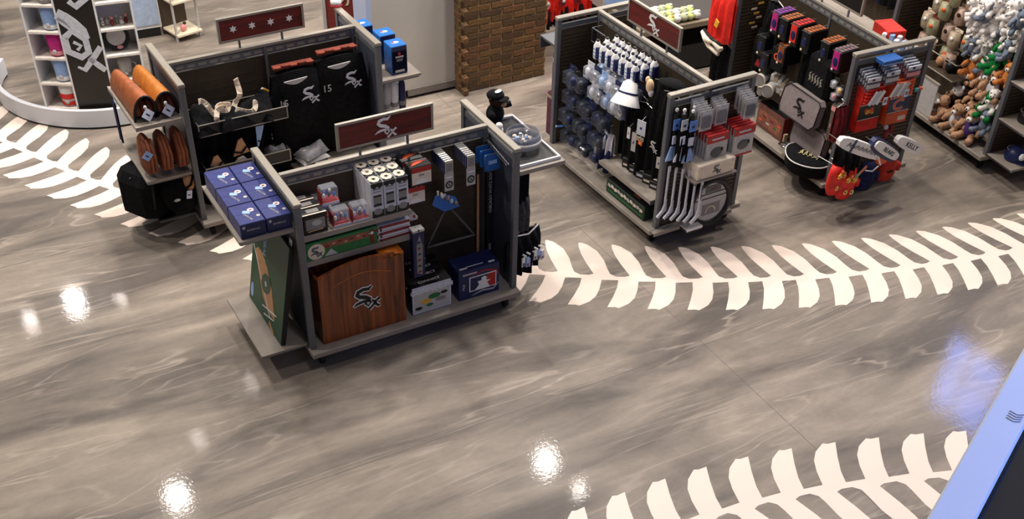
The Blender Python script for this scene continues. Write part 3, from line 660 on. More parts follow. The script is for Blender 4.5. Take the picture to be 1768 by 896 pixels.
carton('league_game_box','dark blue boxed game with white batter silhouette logo on the base deck','box',at(1,1.352,-.385,.171),.345,.19,.262,dblue,dblue,dblue,deco=mlb)
# goods behind the spine, seen under the header
for k,(u,mm) in enumerate(((.62,white),(.85,lblue))):
    e=empty('round_dish','%s dish on the rear side below the header of the foreground unit'%('white','pale blue')[k],'dish',at(1,u,.12,1.20,'+v')); MB().lathe([(.03,0),(.07,.015),(.085,.05),(.08,.05),(.065,.02),(.001,.012)],16).build('dish_body',mm,e,smooth=True); MB().lathe([(.084,.05),(.09,.052),(.084,.056),(.08,.05)],16).build('rim',black,e)
shelf(g1,.40,1.1,.03,.32,1.195,.03,'inner_shelf',lipside='+v')
# right side shelf goods
e=empty('plush_bear','dark plush bear with black cap and white badge, rear of the right side shelf','plush toy',at(1,1.86,.33,1.172,'-v',.5)@SC(1.25,1.25,1.25))
MB().ell((0,0,.06),(.06,.055,.065)).build('torso',cloth,e,smooth=True); MB().ell((0,-.01,.15),(.05,.048,.045)).build('head',dfur,e,smooth=True); MB().ell((0,-.06,.135),(.022,.018,.015),8,6).build('muzzle',fur,e,smooth=True)
for k in (-1,1): MB().ell((k*.045,0,.17),(.016,.012,.018),8,6).build('ear',dfur,e,smooth=True); MB().tube([(k*.05,-.01,.1),(k*.085,-.03,.09),(k*.10,-.05,.10)],.02,8).build('arm',cloth,e,smooth=True)
MB().ell((0,0,.18),(.056,.055,.03)).ell((0,-.06,.168),(.045,.03,.008)).build('cap',cloth,e,smooth=True); flat(disc(.02,12),white,e,T(0,-.02,.209)@SC(1.4,.8,1),'cap_badge')
e=empty('display_tray','white-edged dark tray under the glass bowl on the right side shelf','tray',at(1,1.855,-.005,1.172)); MB().box(-.165,.165,-.36,.34,0,.006).build('tray_base',black,e)
MB().box(-.17,.17,-.37,-.355,0,.022).box(-.17,.17,.335,.35,0,.022).box(-.17,-.157,-.355,.335,0,.022).box(.157,.17,-.355,.335,0,.022).build('white_rim',white,e)
e=empty('glass_bowl','round glass bowl with shiny trinkets on the right side shelf','bowl',at(1,1.86,-.10,1.18)); MB().lathe([(.05,0),(.11,.02),(.135,.075),(.125,.115),(.118,.113),(.128,.075),(.105,.025),(.001,.012)],24).build('bowl_body',smoke,e,smooth=True)
m=MB()
for k in range(14): a=R.random()*6.28; q=R.random()*.075; m.ell((q*math.cos(a),q*math.sin(a),.05+.05*R.random()),(.018,.018,.014),8,6,k%3)
o=m.build('trinkets',[chrome,cream,lblue],e,smooth=True)
MB().lathe([(.128,.02),(.138,.05),(.138,.075),(.128,.03)],24).build('printed_band',lgrey,e,smooth=True)
e=empty('white_figure','small white rounded figurine between the plush bear and the glass bowl','figurine',at(1,1.775,.12,1.18)); MB().ell((0,0,.04),(.04,.035,.04)).build('torso',white,e,smooth=True); MB().ell((.0,-.01,.085),(.028,.028,.026)).build('head',white,e,smooth=True); flat(disc(.01,8),red,e,T(.03,-.03,.03)@XZ,'red_mark')
e=empty('white_bear_figure','tiny white and black figurine left of the plush bear','figurine',at(1,1.73,.27,1.172)); MB().ell((0,0,.03),(.028,.025,.03)).build('torso',white,e,smooth=True); MB().ell((0,0,.065),(.02,.02,.018)).build('head',black,e,smooth=True)
# hanging knitwear below right shelf
hung('knit_hat','black knitted cap hanging below the right side shelf','hat',at(1,1.73,-.27,1.13,'-v',.3),.20,.27,.09,cloth,5,1)
hung('grey_scarf','dark grey garment with white hem hanging below the black knitted cap','garment',at(1,1.76,-.25,.84,'-v',.3),.20,.26,.10,mat('charcoal_cloth',(70,66,66),.9,0,.15,40,.3),3,2,parts=lambda e:[MB().tube([(-.11,-.09,-.24),(0,-.105,-.262),(.12,-.09,-.24)],.006,6).build('white_hem',wcloth,e)])
def clips(e):
    for k in range(6):
        o=MB().box(-.12+.045*k,-.085+.045*k,-.105-.005*(k%2),-.098,-.21-.02*(k%3),-.13-.02*(k%3)).build('pack_card',[white,lblue,tag_][k%3],e); MB().box(-.115+.045*k,-.095+.045*k,-.112,-.107,-.20-.02*(k%3),-.18-.02*(k%3)).build('red_mark',(dred if k%2 else dblue),o)
        MB().tube([(-.10+.045*k,-.09,-.11),(-.09+.045*k,-.12,-.12)],.008,6).build('white_clip',white,e)
hung('sock_bundle','black socks in white and blue cards hanging lowest on the right end','socks',at(1,1.78,-.28,.55,'-v',.35),.36,.30,.15,cloth,4,3,parts=clips)
# ================================================================= SECOND UNIT (2): gloves, bags, baskets, jackets, blue boxes
def glove(name,M,m,label,group,s=1.0,tagd=True):
    e=empty(name,label,'baseball glove',M@SC(s,s,s),group)
    def f(r,k):
        def g(a,b_):
            t=PI*(-.12+1.24*a); w=.085*(1-.35*b_)*r; hh=.17*(1-.25*b_**2)*r
            return (-w*math.cos(t),.0+.58*b_-.03*math.sin(t),max(0,.02+hh*math.sin(t)))
        return g
    m_=MB(); m_.grid(f(1,0),16,8); m_.build('leather_shell',m,e,smooth=True)
    m2=MB(); m2.grid(f(.90,0),16,8); m2.build('inner_lining',bleather,e,smooth=True)
    MB().tube([(-.082*math.cos(t),-.03*math.sin(t),.02+.165*math.sin(t)) for t in [PI*(-.05+1.1*k/12) for k in range(13)]],.008,6).build('edge_lacing',black,e,smooth=True)
    for k in (-1,0,1): MB().tube([(k*.045,.02,.03),(k*.045,.05,.10),(k*.04,.12,.12)],.02,8,rs=[.024,.024,.016]).build('finger',bleather,e,smooth=True)
    MB().tube([(.0,.20,.175),(.03,.24,.165),(.05,.20,.145),(.02,.17,.165)],.006,6).build('lace_knot',black,e,smooth=True)
    if tagd: tag_part(e,T(.0,-.055,.06)@RY(PI/4)@RX(-.3),.07,.07); MB().ell((-.01,-.05,.115),(.012,.01,.014),8,6).build('tag_fastener',white,e)
    return e
GLG='leather gloves on the upper left shelf'
glove('baseball_glove',at(2,-.275,-.30,1.092,'-v',.06),leather,'tan leather glove with white tag, left one on the upper left shelf',GLG,1.12)
glove('baseball_glove',at(2,-.115,-.30,1.092,'-v',.03),oleather,'orange leather glove with white tag, right one on the upper left shelf',GLG,1.12)
for k in range(3):
    e=empty('brown_glove','dark brown leather glove standing on the middle left shelf, %s'%('leftmost with pale blue tag','middle one','rightmost one')[k],'baseball glove',at(2,-.33+.125*k,-.36,.66,'-v',.1),'brown gloves on the middle left shelf')
    MB().loft([[(.052*math.cos(a)*w,.06+.10*math.sin(a)*w,z) for a in [2*PI*i/12 for i in range(12)]] for z,w in ((0,.6),(.05,.95),(.18,1.05),(.28,.8),(.32,.35))]).build('leather_palm',bleather,e,smooth=True)
    for j in range(3): MB().tube([(-.03+.03*j,-.03,.03),(-.03+.03*j,-.05,.15),(-.028+.028*j,.0,.30)],.016,8).build('finger',bleather if j!=1 else leather,e,smooth=True)
    if k==0: tag_part(e,T(-.03,-.07,.20)@RY(PI/4),.065,.065,lblue)
e=empty('navy_strap','narrow navy strap hanging off the left edge of the glove shelf','strap',at(2,-.41,.20,1.05,'-u')); MB().box(-.04,.04,0,.012,-.35,0).build('strap_band',navy,e); MB().ell((0,0,-.35),(.01,.01,.01),8,6).build('buckle',white,e)
# black duffel bags on the low shelf
e=empty('duffel_bag','boxy black duffel bag hanging at the lower left corner','bag',at(2,-.36,-.08,.215,'-v',.5))
MB().loft([[(x*.145,y_*.20,z) for x,y_ in ((-1,-.6),(-.6,-1),(.6,-1),(1,-.6),(1,.6),(.6,1),(-.6,1),(-1,.6))] for z,w in ((0,1),(.06,1.0),(.28,1.0))]+[[(x*.10,y_*.16,.36) for x,y_ in ((-1,-.6),(-.6,-1),(.6,-1),(1,-.6),(1,.6),(.6,1),(-.6,1),(-1,.6))]]).build('bag_body',cloth,e,smooth=False)
MB().tube([(-.10,-.2,.1),(-.09,-.21,.30),(0,-.12,.42),(.09,-.21,.30),(.10,-.2,.1)],.010,6).build('carry_strap',black,e,smooth=True); MB().tube([(-.13,0,.33),(.13,0,.33)],.005,6).build('zip',post,e)
e=empty('black_backpack','rounded black bag with white tag and grey logo patch beside the boxy duffel','bag',at(2,-.13,-.28,.215,'-v',.1))
MB().ell((0,0,.20),(.155,.12,.20),16,10).build('bag_body',cloth,e,smooth=True); MB().ell((0,-.09,.13),(.10,.05,.09),14,8).build('front_pocket',cloth,e,smooth=True); tag_part(e,T(.03,-.14,.22)@RY(.2),.045,.07); MB().ell((-.07,-.12,.19),(.03,.012,.012),8,6).build('logo_patch',lgrey,e,smooth=True)
MB().tube([(-.05,0,.38),(-.04,0,.45),(.04,0,.45),(.05,0,.38)],.01,6).build('handle',black,e)
e=empty('tan_cushion','tan and black striped cushion end beside the left post','cushion',at(2,-.06,-.36,.47)); MB().ell((0,0,.05),(.05,.05,.08)).build('cushion_body',tan,e,smooth=True); MB().tube([(-.05,-.02,.0),(0,-.06,.05),(.04,-.02,.12)],.01,6).build('black_band',cloth,e)
# baskets
def basket(M,label,w,d,h):
    e=empty('wire_basket',label,'basket',M); m=MB()
    for z in (0,h): m.tube([(-w/2,0,z),(w/2,0,z),(w/2,d,z),(-w/2,d,z)],.005,6,closed=True)
    for x in (-w/2,w/2): m.tube([(x,0,0),(x,0,h)],.006,6); m.tube([(x,d,0),(x,d,h)],.005,6)
    m.build('wire_rim',rail,e); MB().box(-w/2,w/2,.003,.006,.005,h-.005).build('front_panel',black,e)
    MB().box(-w/2+.003,-w/2+.007,0,d,.005,h).box(w/2-.007,w/2-.003,0,d,.005,h).build('side_panel',smoke,e); MB().box(-w/2,w/2,0,d,-.004,0).build('basket_floor',pegm,e); return e
basket(at(2,.465,-.34,.862),'clear-fronted basket of black caps with white ribbons',.74,.30,.10)
basket(at(2,.46,-.34,.475),'lower clear-fronted basket of black straps and pale cloths',.72,.30,.10)
BG='black caps in the upper basket'
for k,(u,v) in enumerate(((.20,-.22),(.40,-.24),(.62,-.20),(.74,-.12),(.28,-.10))):
    pile('black_hat','black cloth cap heaped in the upper basket, %s'%('far left','left of centre','right of centre','far right','rear left')[k],'cap',at(2,u,v,.875,'-v',R.random()-.5),.30,.25,.17,cloth,k,BG)
def ribbon(label,u,v,z,pts,w=.042,m=wcloth):
    e=empty('ribbon',label,'ribbon',at(2,u,v-.02,z+.035),'curled ribbons on the caps'); mm=MB(); n=len(pts)
    rg=[]
    for i,(x,zz) in enumerate(pts):
        a=Vector(pts[max(i-1,0)]);b2=Vector(pts[min(i+1,n-1)]); d=(b2-a).normalized(); nn=(-d.y*w/2,d.x*w/2)
        rg.append([(x-nn[0],-.004+.02*math.sin(i),zz-nn[1]),(x+nn[0],-.004+.02*math.sin(i+.6),zz+nn[1]),(x+nn[0],.002+.02*math.sin(i+.6),zz+nn[1]),(x-nn[0],.002+.02*math.sin(i),zz-nn[1])])
    mm.loft(rg); mm.build('ribbon_band',mat('ribbon_cream',(232,214,190),.7),e); return e
def bez(p,n=10):
    o=[]
    for i in range(n+1):
        t=i/n; q=[Vector(x) for x in p]
        while len(q)>1: q=[q[j]*(1-t)+q[j+1]*t for j in range(len(q)-1)]
        o.append(tuple(q[0]))
    return o
ribbon('cream ribbon curling up at the left end of the upper basket',.23,-.25,.99,bez([(-.08,.10),(.0,.10),(-.01,.0),(.03,-.03)]))
ribbon('cream ribbon curling down over the front of the upper basket',.28,-.30,.93,bez([(.05,.10),(-.07,.06),(-.03,-.02),(.02,-.05)]))
ribbon('cream bow loops in the middle of the upper basket',.36,-.27,.98,bez([(-.08,.03),(.0,.10),(.09,.04),(.0,-.03),(-.09,.03)],14),.042)
ribbon('tall cream ribbon end standing up above the caps',.46,-.22,1.0,bez([(.02,.20),(.05,.09),(.02,.0),(-.04,-.03)]))
ribbon('white ribbon curling right above the basket front',.53,-.27,.94,bez([(-.10,.03),(-.02,-.04),(.08,-.02),(.10,.06),(.04,.06)]),.042)
e=empty('gold_brooch','small gold and white clasp on the caps by the jackets','clasp',at(2,.76,-.16,1.03)); MB().cyl((-.04,0,.03),(.03,0,-.02),.009,n=8).build('gold_bar',gold,e); MB().ell((-.05,0,.035),(.014,.01,.01),8,6).build('clasp_end',cream,e)
for k,(u,w,mm,lb) in enumerate(((.25,.26,cloth,'black strap heap at the left of the lower basket'),(.50,.28,cloth,'black cloth heap in the middle of the lower basket'),(.72,.2,gcloth,'dark grey cloth at the right of the lower basket'))):
    pile('folded_cloth',lb,'cloth',at(2,u,-.20,.49),w,.24,.13,mm,20+k,'cloths in the lower basket')
for k,(u,v,z,w,h,lb) in enumerate(((.20,-.30,.60,.14,.12,'pale tan cloth triangle at the left of the lower basket'),(.42,-.29,.68,.14,.15,'pale tan cloth peak in the middle under the upper basket'),(.40,-.31,.56,.18,.09,'cream cloth corner hanging in the lower basket'),(.60,-.30,.74,.06,.18,'pale blue strap end hanging under the upper basket'))):
    e=empty('pale_cloth',lb,'cloth',at(2,u,v,z),'pale cloths around the lower basket'); MB().prism([(-w/2,-h/2),(w/2,-h*.4),(w*.15,h/2),(-w*.1,h*.4)] if k!=3 else [(-.035,h/2),(.035,h/2),(.0,-h*.1),(-.03,-h/2),(-.04,-h/2)],0,.012,0,XZ).build('cloth_fold',(tan if k<2 else cream) if k<3 else lblue,e); MB().tube([(-w*.5,-.012,-h*.2),(0,-.02,-h*.35),(w*.4,-.014,h*.0)],.008,6).build('black_band',cloth,e)
for k,(u,z,w) in enumerate(((.2,.70,.34),(.55,.66,.36))): hung('black_bag','black soft bag hanging below the upper basket, %s one'%('left','right')[k],'bag',at(2,u,-.16,z+.14),w,.30,.10,cloth,3,30+k,'black bags below the upper basket')
for k,(u,w) in enumerate(((.25,.4),(.66,.36))): hung('black_bag','black soft bag hanging near the base, %s one'%('left','right')[k],'bag',at(2,u,-.16,.46),w,.28,.10,cloth,3,40+k,'black bags near the base')
# black team jackets
def jacket(M,label,w=.49):
    e=empty('black_jacket',label,'jacket',M,'black jackets with number 15')
    def f(s):
        def g(a,b_):
            x=(a-.5)*w*(.86+.14*min(1,b_*3)); return (x,(-.085 if s<0 else .06)*(math.sin(PI*min(max(a,.02),.98))**.35)*(.55+.45*min(1,b_*5+.1)),-b_*.78+.03*math.sin(PI*a)*(1-b_))
        return g
    m=MB(); m.grid(f(-1),20,14); m.grid(f(1),20,14); m.grid(lambda a,b_:((a-.5)*w*.86,(-.085+.145*b_)*.55*(math.sin(PI*min(max(a,.02),.98))**.35),.03*math.sin(PI*a)),20,2); m.build('jacket_body',cloth,e,smooth=True)
    m=MB(); rg=[]
    MB().prism([(-.10+.20*k/8,.034*math.sin(PI*k/8)*-1) for k in range(9)]+[(.10-.20*k/8,.006) for k in range(9)],0,.008,0,XZ).build('pale_collar',lgrey,e,T(-.03,-.082,-.03)@RY(-.04))
    MB().box(-.18,.16,-.02,.04,.05,.072).build('red_lining',mat('rust_lining',(110,44,30),.8,0,.15,30),e)
    m=MB(); 
    for k in range(5): m.ell((-.15+.07*k,-.015,.07+.008*(k%2)),(.04,.022,.010),8,6,k%2)
    m.build('lining_fold',[mat('rust_cloth',(124,54,34),.8),mat('rust_lining',(110,44,30))],e,smooth=True)
    text('15',.085,lgrey,e,T(-.15,-.083,-.22)@XZ,name='number'); logo(.155,wcard,e,T(.08,-.091,-.18)@XZ)
    return e
jacket(at(2,.985,-.20,1.17),'black jacket with white team logo and number 15, left one, nearest the baskets')
jacket(at(2,1.37,-.20,1.22),'black jacket with white team logo and number 15, right one beside the blue boxes')
for k in range(3):
    pile('grey_shirt','folded grey and white jersey on the shelf under the left jacket, %s'%('bottom','middle','top')[k],'shirt',at(2,1.01,-.33,.401+.045*k,'-v',.2*k),.26,.18,.08,[gcloth,lgrey,gcloth][k],50+k,'folded jerseys at the base')
pile('navy_cloth','folded navy garment beside the grey jerseys at the base','shirt',at(2,.80,-.28,.175),.2,.2,.1,navy,60)
e=empty('white_packet','flat white packet at the front of the deck below the grey jerseys','packet',at(2,.92,-.44,.172)); MB().bbox(-.10,.10,0,.07,0,.03,.004).build('packet_body',wcard,e); MB().box(-.05,.05,-.001,0,.008,.02).build('packet_print',grey,e)
e=empty('beige_packet','small beige packet below the right jacket by the post','packet',at(2,1.46,-.42,.172)); MB().bbox(-.05,.05,0,.05,0,.10,.004).build('packet_body',beige,e); MB().box(-.03,.03,-.001,0,.03,.07).build('packet_print',grey,e)
# right shelf: blue boxes + hanging rolls
def bluebox(e,w,d,h):
    MB().box(-w/2+.002,w/2-.002,-.0012,0,.02,h*.82).build('front_panel',mat('mid_blue',(30,74,140),.35,0,.05,20),e); flat(rect(w*.5,.014),lgrey,e,T(.0,-.0026,h*.62)@XZ,'label_strip'); flat(disc(.014,10),red,e,T(.0,-.0026,h*.73)@XZ,'round_mark'); text('SOX',.03,lgrey,e,T(0,-.0026,h*.5)@XZ)
    flat(rect(w*.6,.02),lgrey,e,T(0,-.0026,.03)@XZ,'label_strip'); flat(disc(.025,12),wcard,e,T(0,d*.5,h+.0014)@SC(1.4,.8,1),'top_mark'); flat(disc(.012,10),red,e,T(-.02,d*.55,h+.0028),'top_mark')
bb2=carton('blue_box','tall bright blue carton, front one on the right side shelf of the rear unit','box',at(2,1.875,-.31,1.002),.145,.15,.25,sky,sky,dblue,'bright blue cartons',deco=bluebox)
dup(bb2,at(2,1.885,-.07,1.002),'tall bright blue carton, middle one on the right side shelf of the rear unit'); dup(bb2,at(2,1.79,.18,1.002),'tall bright blue carton, rear one half hidden by the end panel')
for k in range(3):
    e=empty('hanging_roll','%s hanging below the shelf of bright blue cartons'%('pale rolled towel, left one','white rolled towel, middle one','dark blue rolled towel, right one')[k],'towel',at(2,1.74+.075*k,-.30,.96)); MB().lathe([(.001,-.34),(.026,-.33),(.033,-.2),(.028,-.05),(.012,0)],12).build('roll_body',(lgrey,white,dblue)[k],e,smooth=True); MB().lathe([(.034,-.24),(.036,-.22),(.034,-.20)],12).build('roll_band',grey,e); MB().cyl((0,0,0),(0,0,.025),.003,n=6).build('hook',steel,e)
e=empty('white_bin','white box below the blue carton shelf at the right end','box',at(2,1.90,-.10,.05)); MB().bbox(-.10,.10,0,.25,0,.75,.01).build('bin_body',white,e); MB().box(-.105,.105,-.005,.255,.75,.77).build('bin_rim',lgrey,e)
# rear shelf caps
for k,(u,mm,lb) in enumerate(((.36,navy,'navy folded cap behind the top rail, leftmost'),(.63,navy,'navy folded cap behind the top rail under the first star'),(.78,lgrey,'pale folded cap behind the top rail under the second star'),(.98,navy,'dark folded cap behind the top rail under the third star'),(1.18,lgrey,'pale folded cap behind the top rail right of the header'),(1.43,navy,'black folded cap behind the top rail by the right end'))):
    e=empty('folded_hat',lb,'cap',at(2,u,.17,1.10,'+v',.2),'caps behind the top rail'); MB().ell((0,0,.10),(.09,.08,.09)).build('crown',mm,e,smooth=True); MB().ell((0,-.09,.06),(.07,.06,.012)).build('brim',mm,e,smooth=True)
shelf(g2,.08,1.58,.03,.33,1.10,.03,'inner_shelf',lipside='+v')
# ================================================================= THIRD UNIT (3)
def bottle(M,label,band):
    e=empty('sports_bottle',label,'bottle',M,'striped bottles on the upper hooks'); MB().lathe([(.001,0),(.032,.002),(.034,.02),(.034,.115),(.02,.135),(.018,.15),(.001,.152)],14).build('bottle_body',white,e,smooth=True)
    MB().box(.012,.037,-.033,.02,.01,.11).build('dark_side',dblue,e)
    for z in (.03,.06,.09): MB().lathe([(.0345,z-.006),(.0355,z),(.0345,z+.006)],14).build('band',band,e)
    MB().cyl((0,0,.148),(0,0,.165),.014,n=10).build('cap',black,e); return e
bt=None; 
for j in range(3):
    for i in range(7):
        M=at(3,1.16-.088*i-(.02 if i>3 else 0),.305-.095*j,1.165+.012*(i>3),'+v',.2); lb='white striped bottle on the upper hooks, %s row, %s from the far end'%(('front','middle','rear')[j],ordn(i))
        if bt is None: bt=bottle(M,lb,lblue)
        else: dup(bt,M,lb)
def clam(M,label,cat,name,w,h,d,fill,fm2,group,card=wcard,cover=None):
    e=empty(name,label,cat,M,group); MB().box(-w/2,w/2,0,.003,-h,0).build('backing_card',card,e); MB().bbox(-w*.45,w*.45,-d,0,-h*.92,-h*.22,.012).build('clear_cover',cover or clear,e)
    MB().ell((0,-d*.5,-h*.55),(w*.34,d*.38,h*.27),10,7).build(fill,fm2,e,smooth=True); MB().box(-w*.1,w*.1,-d*.5,-d*.42,-h*.86,-h*.72).build('small_label',tag_,e); MB().cyl((0,.02,-.012),(0,-.02,-.008),.003,n=6).build('peg_hook',steel,e); return e
cmods=[wcard,lblue,lgrey]
k=0
for r_,(z,u0,n) in enumerate(((1.13,1.18,6),(.98,1.10,5))):
    for i in range(n):
        for j in range(2):
            c_=clam(at(3,u0-.105*i,.34-.14*j,z-.01*j,'+v',(R.random()-.5)*.4),'clear pack, %s toy, %s row below the bottles, %s from far end, %s'%(('white','pale blue','grey')[k%3],('upper','lower')[r_],ordn(i),('front','rear')[j]),'pack','clear_pack',.10,.15,.06,'toy_ball',(wcard,lblue,chrome)[k%3],'clear packs below the bottles',(wcard,lblue,dblue)[k%3]); k+=1
k=0
for r_,(z,u0,n,dv) in enumerate(((.98,1.46,4,.10),(.80,1.46,6,.12),(.60,1.50,6,.12),(.42,1.45,5,.12))):
    for i in range(n):
        if (r_==0 and i>2): continue
        u=u0-dv*i
        clam(at(3,u,.33+.02*(i%2),z,'+v',(R.random()-.5)*.5),'dark mini helmet pack at the far left side, %s row, %s from the far end'%(('top','second','third','bottom')[r_],ordn(i)),'pack','helmet_pack',.11,.17,.09,'mini_helmet',(black,dblue,mat('dark_glossy_grey',(58,60,66),.2,0,.1,20))[k%3],'mini helmet packs',(dblue,black,navy)[k%3],cdark); k+=1
e=empty('blue_stick','bright blue thin baton across the lower helmet packs','baton',at(3,1.46,.42,.40,'+v')); MB().cyl((-.05,-.02,0),(.05,-.02,.05),.007,n=8).build('baton',sky,e); MB().cyl((-.052,-.02,-.001),(-.06,-.02,-.005),.010,n=8).build('baton_tip',white,e)
e=empty('frame_hook','small grey rectangular frame hook at the far top corner of the third unit','frame',at(3,1.42,.12,1.14,'+v')); MB().tube([(-.10,0,0),(.10,0,0),(.10,0,.12),(-.10,0,.12)],.005,6,closed=True).build('frame_wire',post,e); MB().cyl((-.10,0,.12),(-.10,.10,.12),.004,n=6).build('frame_arm',post,e)
# bucket hat
e=empty('bucket_hat','white bucket hat with navy band hanging over the black shirts','hat',at(3,.59,.38,1.07,'+v')@RY(-.18)@RX(-.35)); MB().lathe([(.125,-.05),(.085,.035),(.078,.04),(.062,.12),(.03,.145),(.001,.148)],22).build('crown',white,e,smooth=True); MB().lathe([(.084,.035),(.087,.04),(.084,.05),(.08,.052)],22).build('navy_band',dblue,e,smooth=True); MB().lathe([(.128,-.053),(.122,-.05)],22).build('brim_stitch',lgrey,e)
e=empty('foam_glove','tan foam glove hanging behind the bucket hat','toy',at(3,.43,.28,1.17,'+v')); MB().ell((0,0,.05),(.04,.03,.06)).build('foam_palm',mat('foam_tan',(226,190,150),.7),e,smooth=True); MB().ell((-.035,0,.09),(.02,.02,.03),8,6).build('thumb',mat('foam_tan',(226,190,150)),e,smooth=True); MB().ell((.02,0,.0),(.028,.02,.035),8,6).build('cuff',wcard,e,smooth=True)
SG='black shirts hanging on the left side of the third unit'
for k,(u,v,z,w,h,lb) in enumerate(((.68,.20,1.02,.34,.60,'black shirt hanging under the white bucket hat'),(.50,.24,1.0,.32,.62,'black shirt hanging right of the one under the bucket hat'),(.33,.20,1.25,.34,.80,'black shirt with white card, middle of the hanging row'),(.20,.22,1.22,.28,.86,'long black shirt beside the near louvred end'),(.10,.14,1.20,.16,.90,'black shirt nearest the near louvred end'))):
    hung('black_shirt',lb,'shirt',at(3,u,v,z,'+v',(R.random()-.5)*.3),w,h,.11,cloth,3,70+k,SG)
e=tag(MB().lathe([(.001,0),(.12,.0),(.125,.02),(.06,.05),(.001,.055)],24).build('round_black_hat',cloth,None,at(3,.24,.20,1.28,'+v')@RX(-.3),smooth=True),'round black cap crown seen from above near the top rail','cap')
for k,(u,v,z,w,h,mm,lb) in enumerate(((.33,.40,.99,.085,.13,wcard,'white hang card with blue mark on the black shirts'),(.31,.42,.86,.075,.035,beige,'tan folded label under the white hang card'),(.53,.37,.83,.03,.10,white,'white triangular tag low on the black shirts'),(.45,.37,.82,.045,.17,lgrey,'pale grey glossy tag low on the black shirts'),(.13,.34,.74,.05,.10,lgrey,'grey letter mark tag near the near end'))):
    e=empty('hang_tag',lb,'tag',at(3,u,v,z,'+v',.3)); MB().box(-w/2,w/2,-.002,.002,-h,0).build('card',mm,e); MB().box(-w*.15,w*.1,-.0035,-.002,-h*.6,-h*.45).build('card_mark',dblue if k else blue,e); MB().cyl((0,0,0),(0,.05,.02),.0015,n=5).build('string',white,e)
logo(.10,lgrey,bpy.data.objects['black_shirt.003'],T(-.02,-.125,-.42)@XZ)
e=empty('orange_patch','small orange tag below the tan label','tag',at(3,.29,.43,.80,'+v')); MB().box(-.025,.025,0,.004,0,.03).build('card',orange,e); MB().box(-.01,.01,-.001,0,.008,.02).build('card_mark',gold,e)
# low shelf books and truck boxes
for k in range(6):
    e=empty('dark_booklet','dark boxed set with white strip on the low shelf, %s from the near end'%ordn(k),'box',at(3,.14+.10*k,.20,.402,'+v',.4),'dark boxed sets on the low shelf'); MB().bbox(-.05,.05,-.12,.03,0,.05+.02*(k%3),.004).build('box_body',black,e); MB().box(-.035,.03,-.121,-.12,.02,.04).build('strip',(wcard,lgrey,cream)[k%3],e); MB().box(-.03,.03,-.09,-.02,.05+.02*(k%3),.052+.02*(k%3)).build('top_strip',(grey,cream,black)[k%3],e)
def truckbox(e,w,d,h):
    for i in range(11):
        flat([(-.022,-.015),(.018,-.015),(.024,.004),(.006,.014),(-.018,.012)],(cream if i%3 else lgrey),e,T(-w*.42+w*.084*i,-.0015,h*.62+.006*(i%2))@XZ@RZ((R.random()-.5)*.8),'truck_print')
    flat(rect(w*.9,.015),green,e,T(0,-.0014,h*.25)@XZ,'green_band'); flat(rect(.09,.04),mat('rust_cloth',(150,62,34),.8),e,T(.1,d*.4,h+.0013),'orange_picture')
tb=carton('truck_box','long dark green boxed truck set, lower one on the deck','box',at(3,.40,.44,.171,'+v'),.56,.16,.13,mat('dark_green_box',(20,44,30),.45),black,mat('dark_green_box',(20,44,30)),'boxed truck sets',deco=truckbox)
dup(tb,at(3,.40,.41,.3025,'+v'),'long dark green boxed truck set, upper one under the low shelf') if False else None
carton('green_box','dark green carton with orange picture behind the truck set','box',at(3,.42,.26,.171,'+v'),.60,.14,.17,black,mat('dark_green_box',(20,44,30)),black,deco=lambda e,w,d,h:[flat(rect(.10,.05),orange,e,T(-.14,d*.5,h+.0014),'orange_picture'),flat(rect(.08,.03),lgrey,e,T(-.24,d*.4,h+.0014),'white_picture')])
hung('grey_mitten','pale grey and white glove bundle hanging left of the low shelf','glove',at(3,.86,.32,.62,'+v'),.14,.20,.07,wcloth,3,91)
hung('navy_pouch','navy pouch hanging below the pale glove bundle','pouch',at(3,.87,.34,.47,'+v'),.16,.20,.08,navy,2,92)
# near end panel: everything hangs towards the viewer (-u)
def E3(v,z,out=.03,rz=0): return at(3,-out,v,z,'-u',rz)
def ice_brush(M,label,i):
    e=empty('snow_brush',label,'brush',M,'snow brushes on the near end'); MB().cyl((0,0,0),(0,0,-.36),.008,n=8).build('handle',white if i%2 else black,e); MB().cyl((0,0,-.02),(0,0,-.14),.022,.018,10).build('grip',black,e); MB().ell((0,0,.01),(.016,.014,.018),8,6).build('knob',white,e,smooth=True)
    MB().prism([(-.02,-.30),(.02,-.30),(.055,-.42),(-.055,-.42)],0,.014,0,XZ).build('bristle_head',(lblue,wcard)[i%2],e); MB().box(-.03,.03,-.025,-.018,-.15,-.06).build('card',(mat('blue_card',(90,140,220),.5),wcard)[i%2],e); MB().box(-.012,.012,-.027,-.025,-.12,-.10).build('card_mark',dblue,e); MB().box(-.025,.02,-.028,-.02,-.27,-.20).build('lower_card',tag_,e)
    return e
for i,(v,z,o) in enumerate(((.37,1.24,.05),(.335,1.25,.10),(.275,1.24,.13),(.225,1.24,.08))):
    ice_brush(E3(v,z,o,(R.random()-.5)*.3),'snow brush hanging on the near louvred end, %s'%('leftmost','second from the left','third from the left','rightmost')[i],i)
hung('black_bundle','black cloth gloves hanging among the snow brushes','glove',E3(.29,1.10,.09),.18,.28,.08,cloth,3,95)
